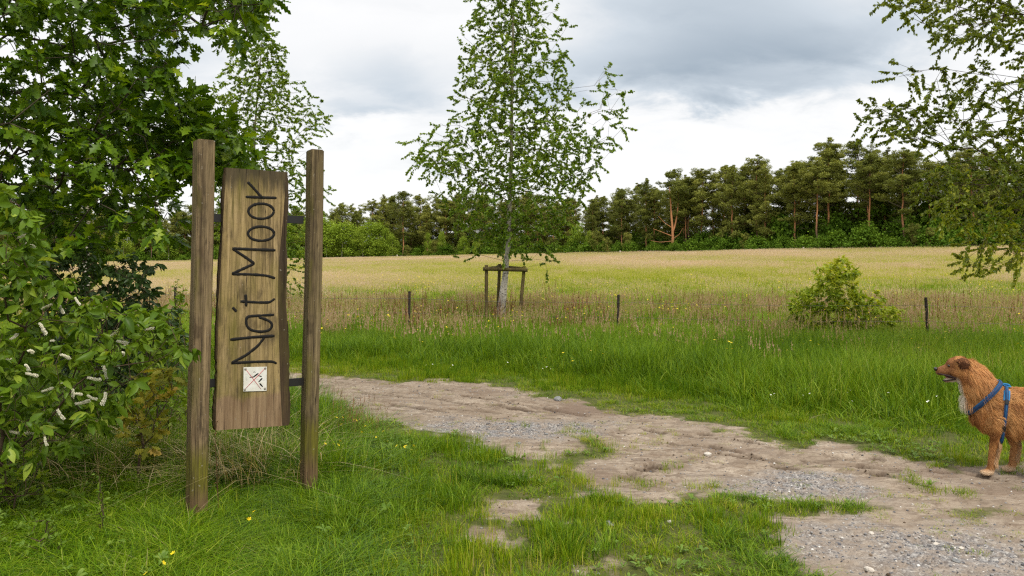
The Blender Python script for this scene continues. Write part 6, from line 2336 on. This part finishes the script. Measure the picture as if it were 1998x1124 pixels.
    def band(name, pts, outn, wdir, w, th, mat, closed=True):
        P = pts.copy()
        for _ in range(3):
            if closed:
                P = (np.roll(P, 1, 0) + 2 * P + np.roll(P, -1, 0)) / 4
            else:
                P[1:-1] = (P[:-2] + 2 * P[1:-1] + P[2:]) / 4
        Wd = unit(np.broadcast_to(np.asarray(wdir, float), P.shape) - outn * np.sum(np.asarray(wdir) * outn, 1, keepdims=True)) * w * .5
        n = len(P)
        V = np.stack([P - Wd, P - Wd * .9 + outn * th, P + Wd * .9 + outn * th, P + Wd], 1).reshape(-1, 3)
        Q = []
        for i in range(n if closed else n - 1):
            k = (i + 1) % n
            for j in range(4):
                l = (j + 1) % 4
                Q.append((i * 4 + j, i * 4 + l, k * 4 + l, k * 4 + j))
        return link_mesh(name, mesh_np(name, V, np.array(Q), smooth=False), mat, hroot)
    # collar-like chest loop from the withers down round the breast
    ca = np.array([(s_a[0] + s_b[0]) / 2 + .012, 0, (s_a[1] + s_b[1]) / 2])
    dirv = np.array([s_b[0] - s_a[0], 0, s_b[1] - s_a[1]]); dirv /= np.linalg.norm(dirv)
    nv = np.array([dirv[2], 0, -dirv[0]])
    pts, on = ring_points(ca, nv, .022, 72)
    band('chest_strap', pts[:-1], on[:-1], nv, .036, .003, M_blue)
    band('strap_stripe', pts[:-1] + on[:-1] * .0035, on[:-1], nv, .020, .0025, M_navy)
    cb = np.array([(t_a[0] + t_b[0]) / 2, 0, (t_a[1] + t_b[1]) / 2])
    dirv = np.array([t_b[0] - t_a[0], 0, t_b[1] - t_a[1]]); dirv /= np.linalg.norm(dirv)
    nv2 = np.array([dirv[2], 0, -dirv[0]])
    pts2, on2 = ring_points(cb, nv2, .016, 72)
    band('girth_strap', pts2[:-1], on2[:-1], nv2, .028, .003, M_navy)
    band('girth_stripe', pts2[:-1] + on2[:-1] * .0035, on2[:-1], nv2, .010, .0025, M_blue)
    # back piece between the two loops, with the grab handle
    top = []
    for xx in np.linspace(px(1944, 0)[0], px(1972, 0)[0], 12):
        h = bvh.ray_cast(Vector((xx, 0, 1)), Vector((0, 0, -1)), 1)
        top.append((xx, 0, h[0].z + .012))
    top = np.array(top)
    band('back_strap', top, np.tile([[0, 0, 1.]], (12, 1)), (0, 1, 0), .045, .005, M_bright, False)
    hx0, hz0 = top[6][0], top[6][2]
    # side pad just under the spine with a buckle
    pad = []
    for zz in np.linspace(.605, .545, 8):
        xx = px(1962, 0)[0] - (.605 - zz) * .22
        h = bvh.ray_cast(Vector((xx, -.5, zz)), Vector((0, 1, 0)), .6)
        pad.append((xx, (h[0].y if h[0] else -.1) - .014, zz))
    pad = np.array(pad)
    band('side_pad', pad, np.tile([[0, -1., .2]], (8, 1)), (1, 0, 0), .048, .005, M_bright, False)
    bm = bmesh.new()
    box_bm(bm, (0, 0, 0), (.030, .012, .034), .004)
    o = bm_obj('buckle', bm, M_buckle, hroot); i = np.argmin(np.abs(pts2[:, 2] - .53) + (pts2[:, 1] > 0) * 9); o.location = pts2[i] + on2[i] * .009; o.rotation_euler = (-.25, .12, 0)
    bm = bmesh.new()
    box_bm(bm, (0, 0, 0), (.032, .012, .040), .004)
    o = bm_obj('buckle', bm, M_buckle, hroot); i = np.argmin(np.abs(pts2[:, 2] - .36) + (pts2[:, 1] > 0) * 9); o.location = pts2[i] + on2[i] * .009; o.rotation_euler = (.25, .12, 0)
    Ph = smooth_path([(hx0 - .035, 0, hz0 + .002), (hx0 - .026, 0, hz0 + .010), (hx0, 0, hz0 + .013), (hx0 + .03, 0, hz0 + .009), (hx0 + .037, 0, hz0 + .002)], 16)
    Vh, Qh, Th = tube(Ph, np.full(16, .007), 8)
    link_mesh('grab_handle', mesh_np('grab_handle', Vh, [Qh, Th], smooth=True), M_bright, hroot)


build_dog()
